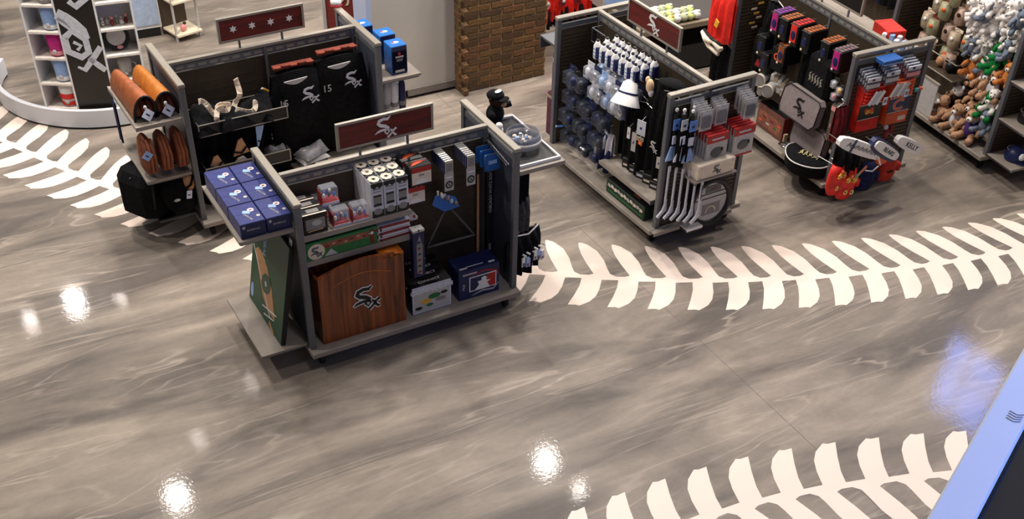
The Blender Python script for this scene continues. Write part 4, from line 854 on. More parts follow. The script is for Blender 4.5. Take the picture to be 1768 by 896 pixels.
# white mini hockey sticks
for i in range(6):
    v=.37-.042*i; e=empty('mini_stick','white mini stick with splayed foot, %s from the left'%ordn(i),'toy stick',E3(v,.76-.004*i,.05+.035*i,.15),'white mini sticks at the near end')
    MB().box(-.011,.011,-.006,.006,-.36,0).build('shaft',wcard,e); MB().prism([(-.011,-.35),(.011,-.35),(.018,-.41),(-.07,-.46),(-.085,-.44),(-.03,-.40)],-.007,.007,0,XZ).build('blade',wcard,e)
    if i==5: text('WHITE SOX',.024,black,e,T(0,-.0075,-.18)@XZ@RZ(-PI/2)); flat(rect(.014,.02),red,e,T(0,-.0075,-.03)@XZ,'red_mark')
    else: MB().box(.004,.0115,-.0075,-.006,-.30,-.05).build('dark_stripe',dblue,e)
e=empty('white_tray','white and black shallow tray at the foot of the mini sticks','tray',at(3,-.17,.17,.18,'-u')); MB().bbox(-.075,.075,-.05,.05,0,.03,.004).build('tray_body',black,e); MB().box(-.08,.08,-.056,-.05,.022,.045).build('white_rim',white,e); MB().box(-.08,.08,-.05,.05,.032,.04).build('tray_top',lgrey,e)
shelf(g3,-.08,-.03,-.34,.47,.17,.03,'front_ledge',lipside='-u')
# pale cards
k=0
for v,z,n,lb in ((.17,1.30,7,'left'),(-.02,1.27,5,'centre'),(-.27,1.30,7,'right')):
    pr=None
    for i in range(n):
        M=E3(v+.006*(i%2),z-.008*i,.035+.022*(n-1-i) if False else .04+.022*i,(R.random()-.5)*.12); L_b='pale grey blister card on the %s peg of the near end, %s from the panel'%(lb,ordn(i))
        if pr is None: pr=blistercard(M,L_b,'pack',.12,.17,.014,lgrey,smoke,wcard,'pale blister cards on the near end','blister_card')
        else: dup(pr,M,L_b)
# red-topped packs
def redpack(e0,M,label): pass
k=0
for v,lb in ((.05,'left'),(-.22,'right')):
    pr=None
    for i in range(5):
        M=E3(v-.004*i,1.04-.004*i,.05+.032*i,0)
        L_b='red-topped pack with dark round picture on the %s peg, %s from the panel'%(lb,ordn(i))
        if pr is None:
            pr=empty('red_top_pack',L_b,'pack',M,'red-topped packs on the near end'); MB().bbox(-.105,.105,-.012,.010,-.25,0,.003).build('pack_body',lgrey,pr); MB().box(-.107,.107,-.014,-.012,-.065,.0).build('red_header',red,pr); MB().box(-.107,.107,-.013,.012,-.002,.003).build('red_top',red,pr); MB().ell((.0,-.014,-.155),(.06,.008,.045),14,6).build('round_picture',mat('slate',(92,92,90),.5),pr,smooth=True); MB().box(-.107,.107,-.0145,-.012,-.25,-.235).build('red_foot',red,pr); MB().ell((.05,-.014,-.14),(.016,.008,.02),8,5).build('small_figure',black,pr); flat(rect(.12,.014),wcard,pr,T(0,-.0145,-.035)@XZ,'header_line')
        else: dup(pr,M,L_b)
# white box with team logo
def soxbox(e,w,d,h):
    logo(.085,mat('slate_dark',(70,84,88),.5),e,T(0,-.0015,h*.5)@XZ)
    for x in (-w*.42,w*.42):
        for z in (h*.15,h*.85): flat(disc(.005,8),grey,e,T(x,-.0015,z)@XZ,'corner_dot')
carton('logo_box','cream box with dark team logo below the red-topped packs','box',E3(.055,.69,.25),.37,.20,.125,cream,cream,cream,deco=soxbox)
shelf(g3,-.26,-.03,-.15,.27,.688,.012,'side_shelf',lipside='-u')
e=empty('black_strap','two thin black uprights right of the cream logo box','bracket',E3(-.20,.62,.05)); MB().box(-.05,-.03,0,.01,-.2,.1).build('upright',black,e); MB().box(0,.015,0,.01,-.2,.1).build('upright',black,e); MB().box(-.05,.015,.01,.014,.05,.07).build('crossbar',post,e)
# steering-wheel cover: black ring with round card
e=empty('wheel_cover','black ring-shaped wheel cover around a round grey card at the near end','wheel cover',at(3,-.12,-.045,.355,'-u',.0)@RX(-.08)); MB().tube([(.195*math.cos(a),0,.195*math.sin(a)) for a in [2*PI*i/32 for i in range(32)]],.029,10,closed=True).build('padded_ring',black,e,smooth=True)
MB().prism(disc(.18,28),0,.006,0,XZ).build('round_card',lgrey,e,T(0,.0,0)); 
for z in (.075,.035): MB().box(-.165,.165,-.0085,-.006,z,z+.008).build('black_line',black,e)
MB().box(-.06,.10,-.009,-.006,.09,.15).build('dark_panel',mat('slate',(92,92,90)),e); MB().box(-.08,.10,-.009,-.006,-.11,-.015).build('picture',grey,e); m=MB(); m.tube([(.0+.05*math.cos(a),-.011,-.085+.05*math.sin(a)) for a in [PI*i/8 for i in range(9)]],.007,6); m.build('arc_picture',cream,e); text('SOX',.03,dred,e,T(.02,-.0095,.118)@XZ)
# rear-left goods of unit 3
e=empty('maroon_towel','maroon folded towel hanging at the far end of the third unit','towel',at(3,1.72,.36,.62,'+v')); MB().bbox(-.06,.06,-.03,.03,-.42,0,.01).build('towel_body',mat('maroon_cloth',(96,52,66),.85,0,.12,30),e); MB().box(-.05,.05,-.032,-.03,-.05,-.02).build('label_strip',beige,e)
e=empty('slate_bag','slate blue bag strip hanging at the far end above the maroon towel','bag',at(3,1.70,.36,1.0,'+v')); MB().bbox(-.03,.03,-.02,.02,-.36,0,.006).build('bag_body',mat('slate_blue',(60,74,96),.7),e); MB().box(-.02,.02,-.022,-.02,-.08,-.04).build('label_strip',lgrey,e)
# ================================================================= FOURTH UNIT (4)
brownpk=mat('rust_pack',(150,82,44),.5,0,.12,20)
# hanging gadget packs: three hooks rows
PK='hanging pouches with brown tops'
def pouch(M,label,topm,frontm,w=.10,h=.20,d=.22):
    e=empty('hanging_pouch',label,'pouch',M,PK); MB().bbox(-w/2,w/2,-.03,d-.03,-h,0,.008).build('pouch_stack',black,e)
    m=MB()
    for k in range(5): m.box(-w/2+.004,w/2-.004,-.02+k*(d-.02)/5,-.02+(k+.7)*(d-.02)/5,0,.006)
    m.build('card_tops',topm,e)['kind']='stuff'
    MB().box(-w*.36,w*.36,-.033,-.03,-h*.8,-.01).build('front_card',frontm,e); o=MB().ell((0,-.034,-h*.5),(w*.28,.006,h*.22),10,6).build('front_picture',(dblue if topm!=magenta else pink),e,smooth=True)
    MB().ell((-w*.2,-.036,-h*.85),(.012,.006,.012),8,5).build('bright_dot',cream,e); MB().cyl((0,d,.004),(0,-.09,.02),.003,n=6).build('peg_hook',steel,e); return e
for u,z,tm,fm3,lb in ((1.02,1.26,brownpk,black,'brown-topped dark pouch on the top hooks, first from the far end'),(.86,1.27,red,bred,'red-topped pouch on the top hooks'),(.70,1.27,brownpk,black,'brown-topped dark pouch on the top hooks, right of the red one'),(.98,1.03,brownpk,brownpk,'brown-topped pouch with tan front, lower hook'),(1.14,1.27,purple,magenta,'purple and magenta pouch near the far end'),(.27,1.27,mat('mauve_pack',(110,90,92),.5),magenta,'magenta-fronted pouch on the hook nearest the near end'),(.44,1.28,brownpk,black,'dark pouch on the hook behind the magenta-fronted one'),(1.28,1.0,black,black,'black pouch on the lower hook near the far end'),(1.20,.86,black,black,'black pouch hanging lowest near the far end')):
    pouch(at(4,u,.33,z,'+v',.1),lb,tm,fm3)
for u,v,z,w,h,lb in ((1.30,.22,1.26,.26,.55,'black shirt bundle at the far left inside the unit'),(1.42,.20,.95,.22,.4,'black cloth bundle in the far corner'),(.74,.16,.98,.30,.40,'dark bag hanging behind the pouches')):
    hung('black_cloth_bundle',lb,'cloth',at(4,u,v,z,'+v'),w,h,.12,cloth,4,int(u*100),'dark cloth bundles in the fourth unit')
e=empty('dark_tag_bag','dark bag with orange letter C mark beside the brown-topped pouches','bag',at(4,1.02,.36,.98,'+v')); MB().bbox(-.09,.09,0,.08,-.22,0,.015).build('bag_body',cloth,e); 
def letterC(r,w,m_,parent,M,name='letter_mark'):
    m=MB(); a=[.75+ (2*PI-1.5)*k/18 for k in range(19)]; m.ribbon([(r*1.25*math.cos(x),r*math.sin(x)) for x in a],[w*.9]+[w]*17+[w*.9],0,.002); return m.build(name,m_,parent,M)
letterC(.028,.012,orange,e,T(0,-.001,-.08)@XZ)
e=empty('black_bag','large black bag with ornate pale emblem in the middle of the fourth unit','bag',at(4,.46,.34,1.14,'+v',-.05)); MB().loft([[(x*.16,y_*.07+.05,z) for x,y_ in ((-1,-.5),(-.8,-1),(.8,-1),(1,-.5),(1,.5),(.8,1),(-.8,1),(-1,.5))] for z in (-.36,-.30,-.05)]+[[(x*.11,y_*.05+.05,0) for x,y_ in ((-1,-.5),(-.8,-1),(.8,-1),(1,-.5),(1,.5),(.8,1),(-.8,1),(-1,.5))]]).build('bag_body',cloth,e); MB().tube([(-.08,.05,0),(-.05,.05,.08),(.05,.05,.08),(.08,.05,0)],.007,6).build('strap',black,e)
def emblem(parent,M,s,m_):
    m=MB()
    for k in range(5):
        x=(-.4+.2*k)*s; m.ribbon([(x-.06*s,-.2*s),(x+.02*s,0),(x-.04*s,.16*s),(x+.08*s,.26*s)],[.02*s,.07*s,.07*s,.01*s],0,.002)
        m.ribbon([(x-.08*s,.05*s),(x+.08*s,-.1*s)],.04*s,0,.002)
    return m.build('ornate_emblem',m_,parent,M)
emblem(e,T(0,-.022,-.22)@XZ,.20,mat('emblem_grey',(150,144,134),.5))
# stack of round clear lids
for k,(u,z,r) in enumerate(((1.16,.62,.060),(1.02,.575,.060),(1.11,.535,.042))):
    e=empty('glass_set','round white-rimmed glass end, %s of the three at the lower left'%('upper left','upper right','small lower'[:11])[k],'glass',at(4,u,.40,z,'+v',.5),'glasses lying with their rims outwards'); MB().lathe([(r*.8,-.22),(r*.85,-.02),(r,0),(r*.93,.006),(r*.8,.0),(.001,-.004)],20,0,RX(PI/2)).build('glass_body',lgrey,e,smooth=True); MB().lathe([(r,-.01),(r*1.06,0),(r,.01)],20,0,RX(PI/2)).build('rim',cream,e,smooth=True); MB().prism(disc(r*.75,16),0,.003,0,T(0,-.006,0)@XZ).build('glass_base',grey,e)
for k in range(7):
    e=empty('glass_carton','pale striped pack behind the round glass ends, %s from the left'%ordn(k),'pack',at(4,1.12-.055*k,.26,.64-.005*k,'+v',.6),'striped packs behind the glasses'); MB().bbox(-.02,.02,-.06,.08,-.08,.05,.006).build('pack_body',(lgrey,beige)[k%2],e); MB().box(-.021,.021,-.062,-.06,-.02,.0).build('stripe',(grey,wcard)[k%2],e)
e=empty('red_wallet','red flat box on its side above the glass ends','box',at(4,1.25,.30,.66,'+v',.5)@RY(.25)); MB().bbox(-.10,.10,0,.07,0,.06,.005).build('box_body',dred,e); MB().box(-.09,.09,-.002,0,.02,.045).build('red_label',red,e)
def redgame(e,w,d,h):
    flat(rect(w*.86,h*.6),mat('game_art',(140,84,66),.5,0,.2,12),e,T(0,-.0014,h*.45)@XZ,'picture')
    for k in range(6): flat(disc(.018,7),(orange,dred,lgrey,dred,green,orange)[k],e,T(-w*.35+w*.14*k,-.0026,h*(.35+.2*(k%2)))@XZ@SC(1.7,.6,1),'picture_shape')
carton('red_game_box','brown and red boxed game on the deck of the fourth unit','box',at(4,.95,.36,.171,'+v'),.40,.13,.235,dred,black,mat('game_side',(110,70,60),.5),deco=redgame)
e=tag(MB().box(0,.02,0,.04,0,.10).build('pale_packet',beige,None,at(4,.70,.33,.172)),'tiny pale packet on the deck left of the grey headrest','packet')
# grey headrest and its lower twin
def headrest(M,label,w,h,lg=True):
    e=empty('headrest_cover',label,'seat cover',M,'grey seat covers'); pr=[(-w/2,-h*.28),(-w/2+.03,-h/2),(w/2-.05,-h/2),(w/2,-h*.3),(w/2,h*.38),(w/2-.04,h/2),(-w/2+.06,h/2),(-w/2,h*.3)]
    MB().prism(pr,0,.07,0,XZ).build('padded_front',mat('taupe_cloth',(128,116,116),.85,0,.05,30,.2),e)
    MB().tube([(x,-.072,z) for x,z in pr],.006,6,closed=True).build('black_piping',black,e,smooth=True); MB().tube([(x,0,z*.98) for x,z in pr],.008,6,closed=True).build('rear_piping',black,e,smooth=True)
    if lg: logo(.16,black,e,T(0.01,-.072,.0)@XZ)
    return e
headrest(at(4,.50,.38,.66,'+v')@RX(-.18),'grey padded headrest cover with black piping and dark team logo',.50,.27)
headrest(at(4,.36,.34,.40,'+v')@RX(-.12),'plain grey padded cover below the one with the logo',.44,.26,False)
e=empty('grey_bag','grey-brown bag with pale letters beside the near post of the fourth unit','bag',at(4,.10,.36,.84,'+v')); MB().bbox(-.08,.08,-.02,.06,-.34,0,.012).build('bag_body',mat('grey_brown',(92,84,76),.8),e); MB().tube([(-.05,0,0),(0,0,.06),(.05,0,0)],.006,6).build('strap',black,e); emblem(e,T(0,-.023,-.2)@XZ,.10,lgrey); MB().box(-.07,.0,-.024,-.02,-.06,-.02).build('label_strip',pink,e)
for k,(u,z) in enumerate(((.20,1.06),(.12,1.03),(.17,.96))): clam(at(4,u,.36,z,'+v'),'small dark pack near the post above the grey-brown bag, %s'%('left','right','lower')[k],'pack','small_pack',.07,.10,.05,'pack_content',(lgrey,gold,pink)[k],'small packs near the post',black)
# barbecue pan cover
e=empty('grill_cover','round black cushion lid with white rim and gold emblem on the deck','cushion',at(4,.27,.44,.172,'+v',.15)); 
pan=[(.215*math.cos(a)*(1+.12*math.cos(2*a+.6)),.20*math.sin(a)*(1+.06*math.cos(a))) for a in [2*PI*k/36 for k in range(36)]]
MB().loft([[(x*s_,y_*s_,z) for x,y_ in pan] for z,s_ in ((0,.85),(.03,.97),(.11,1.0),(.135,.97),(.145,.90))]).build('cushion_body',cloth,e,smooth=True)
MB().tube([(x*1.0,y_*1.0,.128) for x,y_ in pan],.006,6,closed=True).build('white_rim',white,e,smooth=True); emblem(e,T(.03,.0,.146)@RZ(.3),.22,mat('emblem_cream',(222,206,150),.5))
MB().tube([(-.21,-.03,.09),(-.27,-.04,.10),(-.33,-.03,.10),(-.33,.01,.10),(-.26,.01,.10)],.011,8).build('chrome_handle',chrome,e,smooth=True)
# near end of the fourth unit
def E4(v,z,out=.03,rz=0): return at(4,-out,v,z,'-u',rz)
# white-label packs, three pegs
k=0
for v,z,lb,tm in ((.28,1.24,'left',lgrey),(.085,1.26,'centre',lgrey),(-.14,1.27,'right',pink)):
    pr=None
    for i in range(5):
        M=E4(v-.004*i,z-.012*i,.02+.026*i,.1*(R.random()-.5)); L_b='white-striped pack on the %s peg of the mitten end, %s from the panel'%(lb,ordn(i))
        if pr is None:
            pr=empty('striped_pack',L_b,'pack',M,'white-striped packs on the mitten end'); MB().box(-.075,.075,0,.002,-.13,0).build('backing_card',smoke,pr); MB().bbox(-.068,.068,-.012,0,-.045,-.008,.003).build('upper_strip',wcard,pr); MB().bbox(-.068,.068,-.012,0,-.10,-.065,.003).build('lower_strip',tm,pr); MB().box(-.03,.0,-.013,-.012,-.035,-.015).build('strip_mark',(dblue if lb!='left' else dred),pr)
        else: dup(pr,M,L_b)
e=empty('blue_folder','blue flat pack under the top rail at the mitten end','pack',E4(.13,1.325,.10)); MB().bbox(-.10,.10,-.06,.06,-.04,0,.004).build('pack_body',mat('folder_blue',(36,84,150),.4),e); MB().box(-.10,.10,-.062,-.06,-.035,-.025).build('edge_strip',lblue,e)
def flagpack(M,label,c0,c1,kind,gr):
    e=empty('flag_pack',label,'flag',M,gr); MB().bbox(-.115,.115,-.012,.10,-.42,0,.006).build('folded_cloth',c0,e)
    MB().box(-.118,.118,-.016,-.012,-.30,-.165).build('dark_panel',black if kind=='head' else dblue,e)
    for z in (-.165,-.30): MB().box(-.118,.118,-.018,-.016,z-.003,z+.003).build('pale_line',cream,e)
    MB().box(-.118,.118,-.017,-.012,-.41,-.31).build('lower_panel',c1,e)
    if kind=='head':
        m=MB(); 
        for cx,cz,rx,rz_,c_ in ((-.02,-.235,.032,.026,0),(.018,-.225,.026,.03,1),(-.045,-.22,.016,.02,1),(.03,-.25,.02,.014,0),(-.01,-.255,.022,.012,2)): m.ell((cx,-.017,cz),(rx,.004,rz_),10,5,c_)
        m.build('crest_mark',[gold,orange,dred],e,smooth=True)
    else: letterC(.045,.026,wcard,e,T(0,-.0165,-.232)@XZ,'letter_outline'); letterC(.045,.018,orange,e,T(0,-.0182,-.232)@XZ)
    MB().box(-.09,.0,-.019,-.017,-.37,-.33).build('panel_print',c0,e); MB().box(.02,.10,-.019,-.017,-.39,-.35).build('panel_print',cream if kind!='head' else c0,e)
    for k in range(5): MB().tube([(-.11,-.03,-.015-.03*k),(-.04,-.045,-.02-.03*k),(.09,-.03,-.01-.03*k)],.012,6).build('cloth_fold',c0,e,smooth=True)
    return e
flagpack(E4(.20,1.085,.08),'red banner pack with orange and gold crest on black, left on the mitten end',bred,bred,'head','banner packs')
flagpack(E4(-.10,1.10,.10),'orange banner pack with letter C on navy, right on the mitten end',orange,orange,'C','banner packs')
for k,(v,z,lb,n,m_) in enumerate(((.17,1.06,'left',3,wcard),(-.05,1.09,'right',4,lgrey))):
    e=empty('tag_bunch','bunch of %s price tags over the %s banner pack'%(('white and grey','pale grey')[k],('red','orange')[k]),'tag',E4(v,z,.14)); 
    for i in range(n): o=MB().box(-.018,.018,-.012-.004*i,-.01-.004*i,-.13,0).build('tag_strip',m_ if i%2 else white,e,T(-.05+.035*i,0,0)@RY(.5)); 
    MB().box(.02,.065,-.03,-.026,-.13,-.06).build('bar_label',tag_,e); MB().box(.028,.056,-.032,-.03,-.11,-.08).build('barcode',grey,e)
e=empty('teal_clip','small teal clip with pink label right of the orange banner','clip',E4(-.20,1.02,.17)); MB().bbox(-.02,.02,-.01,.01,-.03,.0,.004).build('clip_body',mat('teal',(60,150,160),.4),e); MB().ell((.04,0,-.01),(.022,.02,.018),8,6).build('orange_bead',orange,e)
e=empty('red_figurine','small dark red and white figure under the orange banner pack','figure',E4(-.03,.66,.12)); MB().ell((0,0,-.05),(.03,.02,.05)).build('torso',dred,e,smooth=True); MB().ell((-.02,0,.01),(.022,.02,.022)).build('head',wcard,e,smooth=True); MB().ell((.05,0,-.03),(.025,.02,.06)).build('dark_side',dred,e,smooth=True)
# long white foam gloves
def mitt(label,v0,z0,v1,z1,out,w,m_,txt,frame=None,tcol=None):
    ln=math.hypot(v1-v0,z1-z0); ang=math.atan2(-(z1-z0),-(v1-v0))
    e=empty('printed_cuff',label,'glove',E4(v0,z0,out)@RY(ang),'long printed cuffs on the mitten end'); n=10
    P=[(ln*(1-math.cos(PI*k/n))/2,(w/2)*(math.sin(PI*k/n)**.45)) for k in range(n+1)]
    MB().loft([[(x,y_,z*(1)) for x,z in P]+[(x,y_,-z) for x,z in P[::-1][1:-1]] for y_ in (-.02,-.028,.02)][:1]+[[(x,.03,z) for x,z in P]+[(x,.03,-z) for x,z in P[::-1][1:-1]]]).build('cuff_body',m_,e)
    if frame: 
        MB().loft([[(x*1.10-.02,y_,z*1.35-.0) for x,z in P]+[(x*1.10-.02,y_,-z*1.7) for x,z in P[::-1][1:-1]] for y_ in (.0,.05)]).build('dark_backing',frame,e)
    text(txt,w*.62,tcol or black,e,T(ln*.56,-.022,0)@XZ)
    MB().cyl((0,.03,.0),(0,.12,.0),.004,n=6).build('peg_hook',steel,e)
    return e
e=mitt('long white printed cuff, leftmost on the mitten end',.70,.80,.19,.55,.33,.115,white,'',None)
m=MB()
for k in range(7): m.ribbon([(.10+.055*k,-.018),(.125+.055*k,.02),(.135+.055*k,-.012),(.155+.055*k,.014)],[.004,.012,.010,.004],0,.0015)
m.build('script_print',black,e,T(0,-.022,0)@XZ); MB().box(.16,.175,-.030,-.022,-.06,.06).build('dark_cord',dblue,e)
mitt('white printed cuff with dark navy border, middle one',.32,.71,.03,.515,.36,.09,white,'BEARS',dblue,black)
mitt('white printed cuff tapering to the right, rightmost on the mitten end',.06,.68,-.26,.50,.34,.10,white,'KELLY',None)
e=empty('orange_cuff','orange folded cuff between the left and middle white cuffs','glove',E4(.22,.62,.30)); MB().prism([(-.07,.0),(.02,.06),(.13,-.02),(.10,-.14),(.03,-.16),(-.05,-.06)],0,.05,0,XZ).build('cuff_body',orange,e); MB().tube([(-.03,-.052,-.03),(.03,-.055,-.15)],.008,6).build('white_edge',white,e)
def mitten(M,label,m_,deco=None,s=1,hk=.2):
    e=empty('knit_mitten',label,'mitten',M@SC(s,s,s),'mittens on the mitten end'); MB().cyl((0,hk,.0),(0,-.02,-.02),.004,n=6).build('peg_hook',steel,e)
    MB().loft([[(x*w,.0+y_*.055*dd,z) for x,y_ in [(math.cos(a),math.sin(a)) for a in [2*PI*i/14 for i in range(14)]]] for z,w,dd in ((-.26,.03,.4),(-.25,.07,.8),(-.20,.095,1),(-.12,.10,1),(-.05,.085,.9),(0,.075,.8))]).build('mitten_body',m_,e,smooth=True)
    MB().tube([(.07,0,-.10),(.115,-.01,-.13),(.12,-.015,-.18)],.028,8,rs=[.03,.03,.018]).build('thumb',m_,e,smooth=True)
    if deco: deco(e)
    return e
def flowers(e):
    for x,z,r,c in ((-.045,-.03,.028,gold),(.025,-.045,.032,gold),(-.02,.0,.02,orange)): 
        o=MB().prism([(r*(1 if i%2 else .6)*math.cos(PI*i/6),r*(1 if i%2 else .6)*math.sin(PI*i/6)) for i in range(12)],0,.012,0,XZ).build('gold_flower',c,e,T(x,-.055,z-.03)); MB().ell((0,-.014,0),(r*.3,.004,r*.3),8,4).build('flower_centre',cream,o,smooth=True)
    for x,z in ((-.05,-.17),(.025,-.19)): MB().lathe([(.011,0),(.02,.004),(.022,.0)],10,0,RX(PI/2)).build('cream_ring',mat('pale_yellow',(240,224,140),.6),e,T(x,-.058,z),)
mitten(E4(.55,.49,.24,.3),'red mitten with yellow flowers, left of the two lowest',bred,flowers,1.05); mitten(E4(.44,.44,.26,.1),'red mitten with yellow flowers, right of the two lowest',bred,flowers,1.08)
mitten(E4(.22,.44,.25),'dark navy mitten between the red ones',navy,lambda e:[MB().tube([(-.07,-.05,-.03),(0,-.065,-.045),(.07,-.05,-.02)],.006,6).build('white_trim',wcloth,e)],1.0)
mitten(E4(-.04,.46,.22),'plain dark red mitten hanging rightmost',mat('brick_red',(176,44,30),.85,0,.1,30),lambda e:[MB().ell((0,-.05,-.15),(.04,.01,.014),8,5).build('dark_print',dfur,e)],1.0,.2)
hung('black_gloves','black glove bundle above the flowered red mittens','glove',E4(.46,.66,.22),.26,.26,.12,cloth,4,133)
e=empty('pink_green_tag','thin pink and green tag beside the flowered mittens','tag',E4(.33,.46,.33)@RY(-.7)); MB().box(-.06,.02,-.003,.003,-.012,.012).build('card',mat('salmon',(200,120,90),.6),e); MB().box(-.11,-.06,-.003,.003,-.014,.014).build('green_end',mat('sage',(120,160,110),.6),e)
hung('dark_red_cloth','dark red cloth hanging behind the left post of the mitten end','cloth',E4(.46,.92,.04),.14,.30,.08,mat('wine_cloth',(110,22,28),.9,0,.2,30),4,141)
# rear top goods of unit 4
e=carton('red_box','bright red box behind the top rail of the fourth unit','box',at(4,.50,-.30,1.245,'+u',-.2),.17,.26,.10,bred,bred,red,deco=lambda e,w,d,h: flat(rect(.05,.02),pink,e,T(0,-.0015,h*.5)@XZ,'label'))
shelf(g4,.08,1.55,-.40,-.03,1.235,.03,'inner_shelf')
for k in range(6):
    e=empty('white_bottle','white and blue pack behind the rail at the near corner, %s from the left'%ordn(k),'pack',at(4,.30-.05*k,-.16-.04*(k%3),1.237,'+u',.5),'packs behind the near corner rail'); MB().bbox(-.022,.022,-.02,.02,0,.09,.005).build('pack_body',(white,lblue,wcard)[k%3],e); MB().box(-.023,.023,-.021,-.02,.03,.06).build('pack_label',(dblue,grey,blue)[k%3],e)
for k in range(5):
    e=empty('pink_pack','pink and white pack behind the rail near the header, %s from the far side'%ordn(k),'pack',at(4,.98-.06*k,-.14,1.237,'-v',.5),'pink packs behind the rail'); MB().bbox(-.025,.025,-.03,.03,0,.05,.005).build('pack_body',(pink,wcard)[k%2],e); MB().box(-.026,.026,-.031,-.03,.01,.03).build('pack_label',dred,e)
# far end outside: red jersey, black garments
e=hung('red_jersey','red jersey with white and black hem hanging at the far end of the fourth unit','jersey',at(4,1.72,.50,1.30,'+v'),.34,.48,.12,bred,4,151,parts=lambda e:[MB().tube([(-.17,-.07,-.47),(-.08,-.10,-.50),(.03,-.08,-.485),(.16,-.09,-.51)],.030,8).build('white_hem',mat('warm_white',(236,226,206),.8),e,smooth=True),MB().tube([(-.16,-.075,-.44),(0,-.10,-.46),(.16,-.085,-.47)],.014,6).build('black_stripe',black,e,smooth=True),MB().tube([(-.17,-.06,-.52),(-.05,-.08,-.56),(.12,-.08,-.575)],.020,8).build('cream_hem',mat('warm_white',(236,226,206)),e,smooth=True),MB().prism([(-.02,-.02),(.03,-.03),(.05,.03),(.0,.05)],0,.01,0,T(.05,-.10,-.30)@XZ).build('gold_mark',gold,e)])
hung('black_trousers','black garment hanging below the red jersey','garment',at(4,1.74,.42,.74,'+v'),.26,.50,.12,cloth,3,152,parts=lambda e:[MB().box(-.12,-.09,-.06,-.05,-.38,-.30).build('pale_label',beige,e)])
for k in range(8):
    e=empty('gold_hook_card','small cream and gold card on the far inside panel, %s from the top'%ordn(k),'card',at(4,1.55,.28-.035*(k%3),1.28-.045*k,'-u'),'cream cards on the far inside panel'); MB().box(-.03,.03,-.002,0,-.018,0).build('card',cream if k%2 else gold,e); MB().cyl((0,0,0),(0,-.03,.004),.002,n=5).build('peg_hook',steel,e)
# ================================================================= FIFTH UNIT (5): plush toys
PG='plush toys on the right display unit'
protos={}
def PL(key,u,v,z,s,label,rz=0,face='+v',tilt=0):
    M=at(5,u,v,z,face,rz)@RX(tilt)
    if key in protos: return dup(protos[key],M@SC(s,s,s),label)
    a={'brown':(fur,fur,wfur),'dark':(dfur,dfur,fur),'white':(wfur,wfur,wfur),'green':(gfur,gfur,wfur),'grey':(bfur,bfur,wfur),'black':(cloth,wfur,wfur)}
    if key=='brownshirt': o=plush(M,label,fur,fur,wfur,s,PG,shirt=wcloth)
    elif key=='orange': o=plush(M,label,mat('orange_plush',(206,130,70),.95,0,.12,60,.4,.1),None,None,s,PG)
    elif key=='blackwhite': o=plush(M,label,fur,wfur,fur,s,PG,shirt=cloth)
    elif key=='purple': o=plush(M,label,fur,fur,wfur,s,PG,shirt=mat('purple_cloth',(74,44,110),.9))
    else: b_,h_,s2=a[key]; o=plush(M,label,b_,h_,s2,s,PG)
    protos[key]=o; return o
rows=[ # key,u,v,z,s,label,rz
 ('brown',.70,.36,.175,1.05,'brown plush bear lying leftmost at the front of the deck',-.5),
 ('blackwhite',.66,.27,.26,1.15,'white-faced plush with black shirt above the leftmost brown bear',-.2),
 ('brownshirt',.50,.37,.175,1.1,'brown plush bear in white shirt, second along the front of the deck',.2),
 ('brown',.40,.30,.24,1.1,'brown plush bear sitting higher behind the one in white shirt',.1),
 ('purple',.30,.36,.175,1.25,'brown plush bear with purple shirt and white label by the near post',.3),
 ('blackwhite',.44,.24,.36,1.15,'white-faced plush with black shirt in the middle of the pile',.4),
 ('dark',.58,.22,.40,1.1,'dark brown plush in the middle left of the pile',0),
 ('dark',.33,.22,.42,1.1,'dark brown plush in the middle right of the pile',.3),
 ('brown',.42,.24,.55,1.1,'brown plush with round head in the upper middle of the pile',.6),
 ('white',.52,.20,.62,1.0,'white plush left of the upper brown one',-.3),
 ('orange',.60,.24,.66,1.0,'orange-brown plush at the upper left of the pile',.2),
 ('grey',.46,.20,.72,1.0,'grey plush above the orange-brown one',.1),
 ('brownshirt',.28,.26,.58,1.2,'brown plush bear in white shirt in the upper right of the pile',.5),
 ('green',.22,.30,.42,1.0,'green plush beside the near post, low',.3),
 ('green',.36,.24,.80,1.05,'green plush in the upper middle',-.2),
 ('green',.30,.22,.94,1.05,'green plush directly below the white heap',.4),
 ('dark',.20,.20,.72,1.0,'dark plush behind the near post',0),
 ('orange',.14,.28,.78,.9,'orange-brown plush partly hidden by the near post',.3),
 ('white',.20,.30,.50,.9,'small white plush beside the low green one',.3),
 ('grey',.18,.34,.30,.9,'grey plush beside the near post near the deck',.2)]
for key,u,v,z,s_,lb,rz in rows: PL(key,u,v,z,s_*1.15,lb,rz)
i=0
for zr,us in ((.86,(.66,.56)),(.98,(.68,.58,.48,.22,.12)),(1.08,(.72,.62,.52,.42,.30,.18,.08)),(1.18,(.70,.60,.50,.38,.28,.16,.06)),(1.28,(.66,.56,.44,.32,.20,.10))):
    for j,u in enumerate(us):
        PL('white' if (i*7)%5 else 'grey',u,.18+.12*R.random(),zr,.85+.25*R.random(),'%s plush in the pale heap on top, %s row, %s from the left'%(('white' if (i*7)%5 else 'grey-blue'),{.86:'lowest',.98:'second',1.08:'middle',1.18:'fourth',1.28:'top'}[zr],ordn(j)),(R.random()-.5)*2.5,tilt=(R.random()-.5)*.8); i+=1
# peg hooks among the plush
for k,(u,z) in enumerate(((.30,1.36),(.15,1.33),(.62,1.34),(.45,1.37))):
    e=empty('wire_hook','long thin wire hook above the pale plush heap, %s from the near end'%ordn((1,0,3,2)[k]),'hook',at(5,u,.02,z,'+v'),'wire hooks above the pale heap'); MB().cyl((0,0,0),(0,-.34,.01),.004,n=6).build('hook_rod',steel,e); MB().ell((0,-.345,.014),(.008,.008,.008),6,5).build('hook_tip',steel,e)
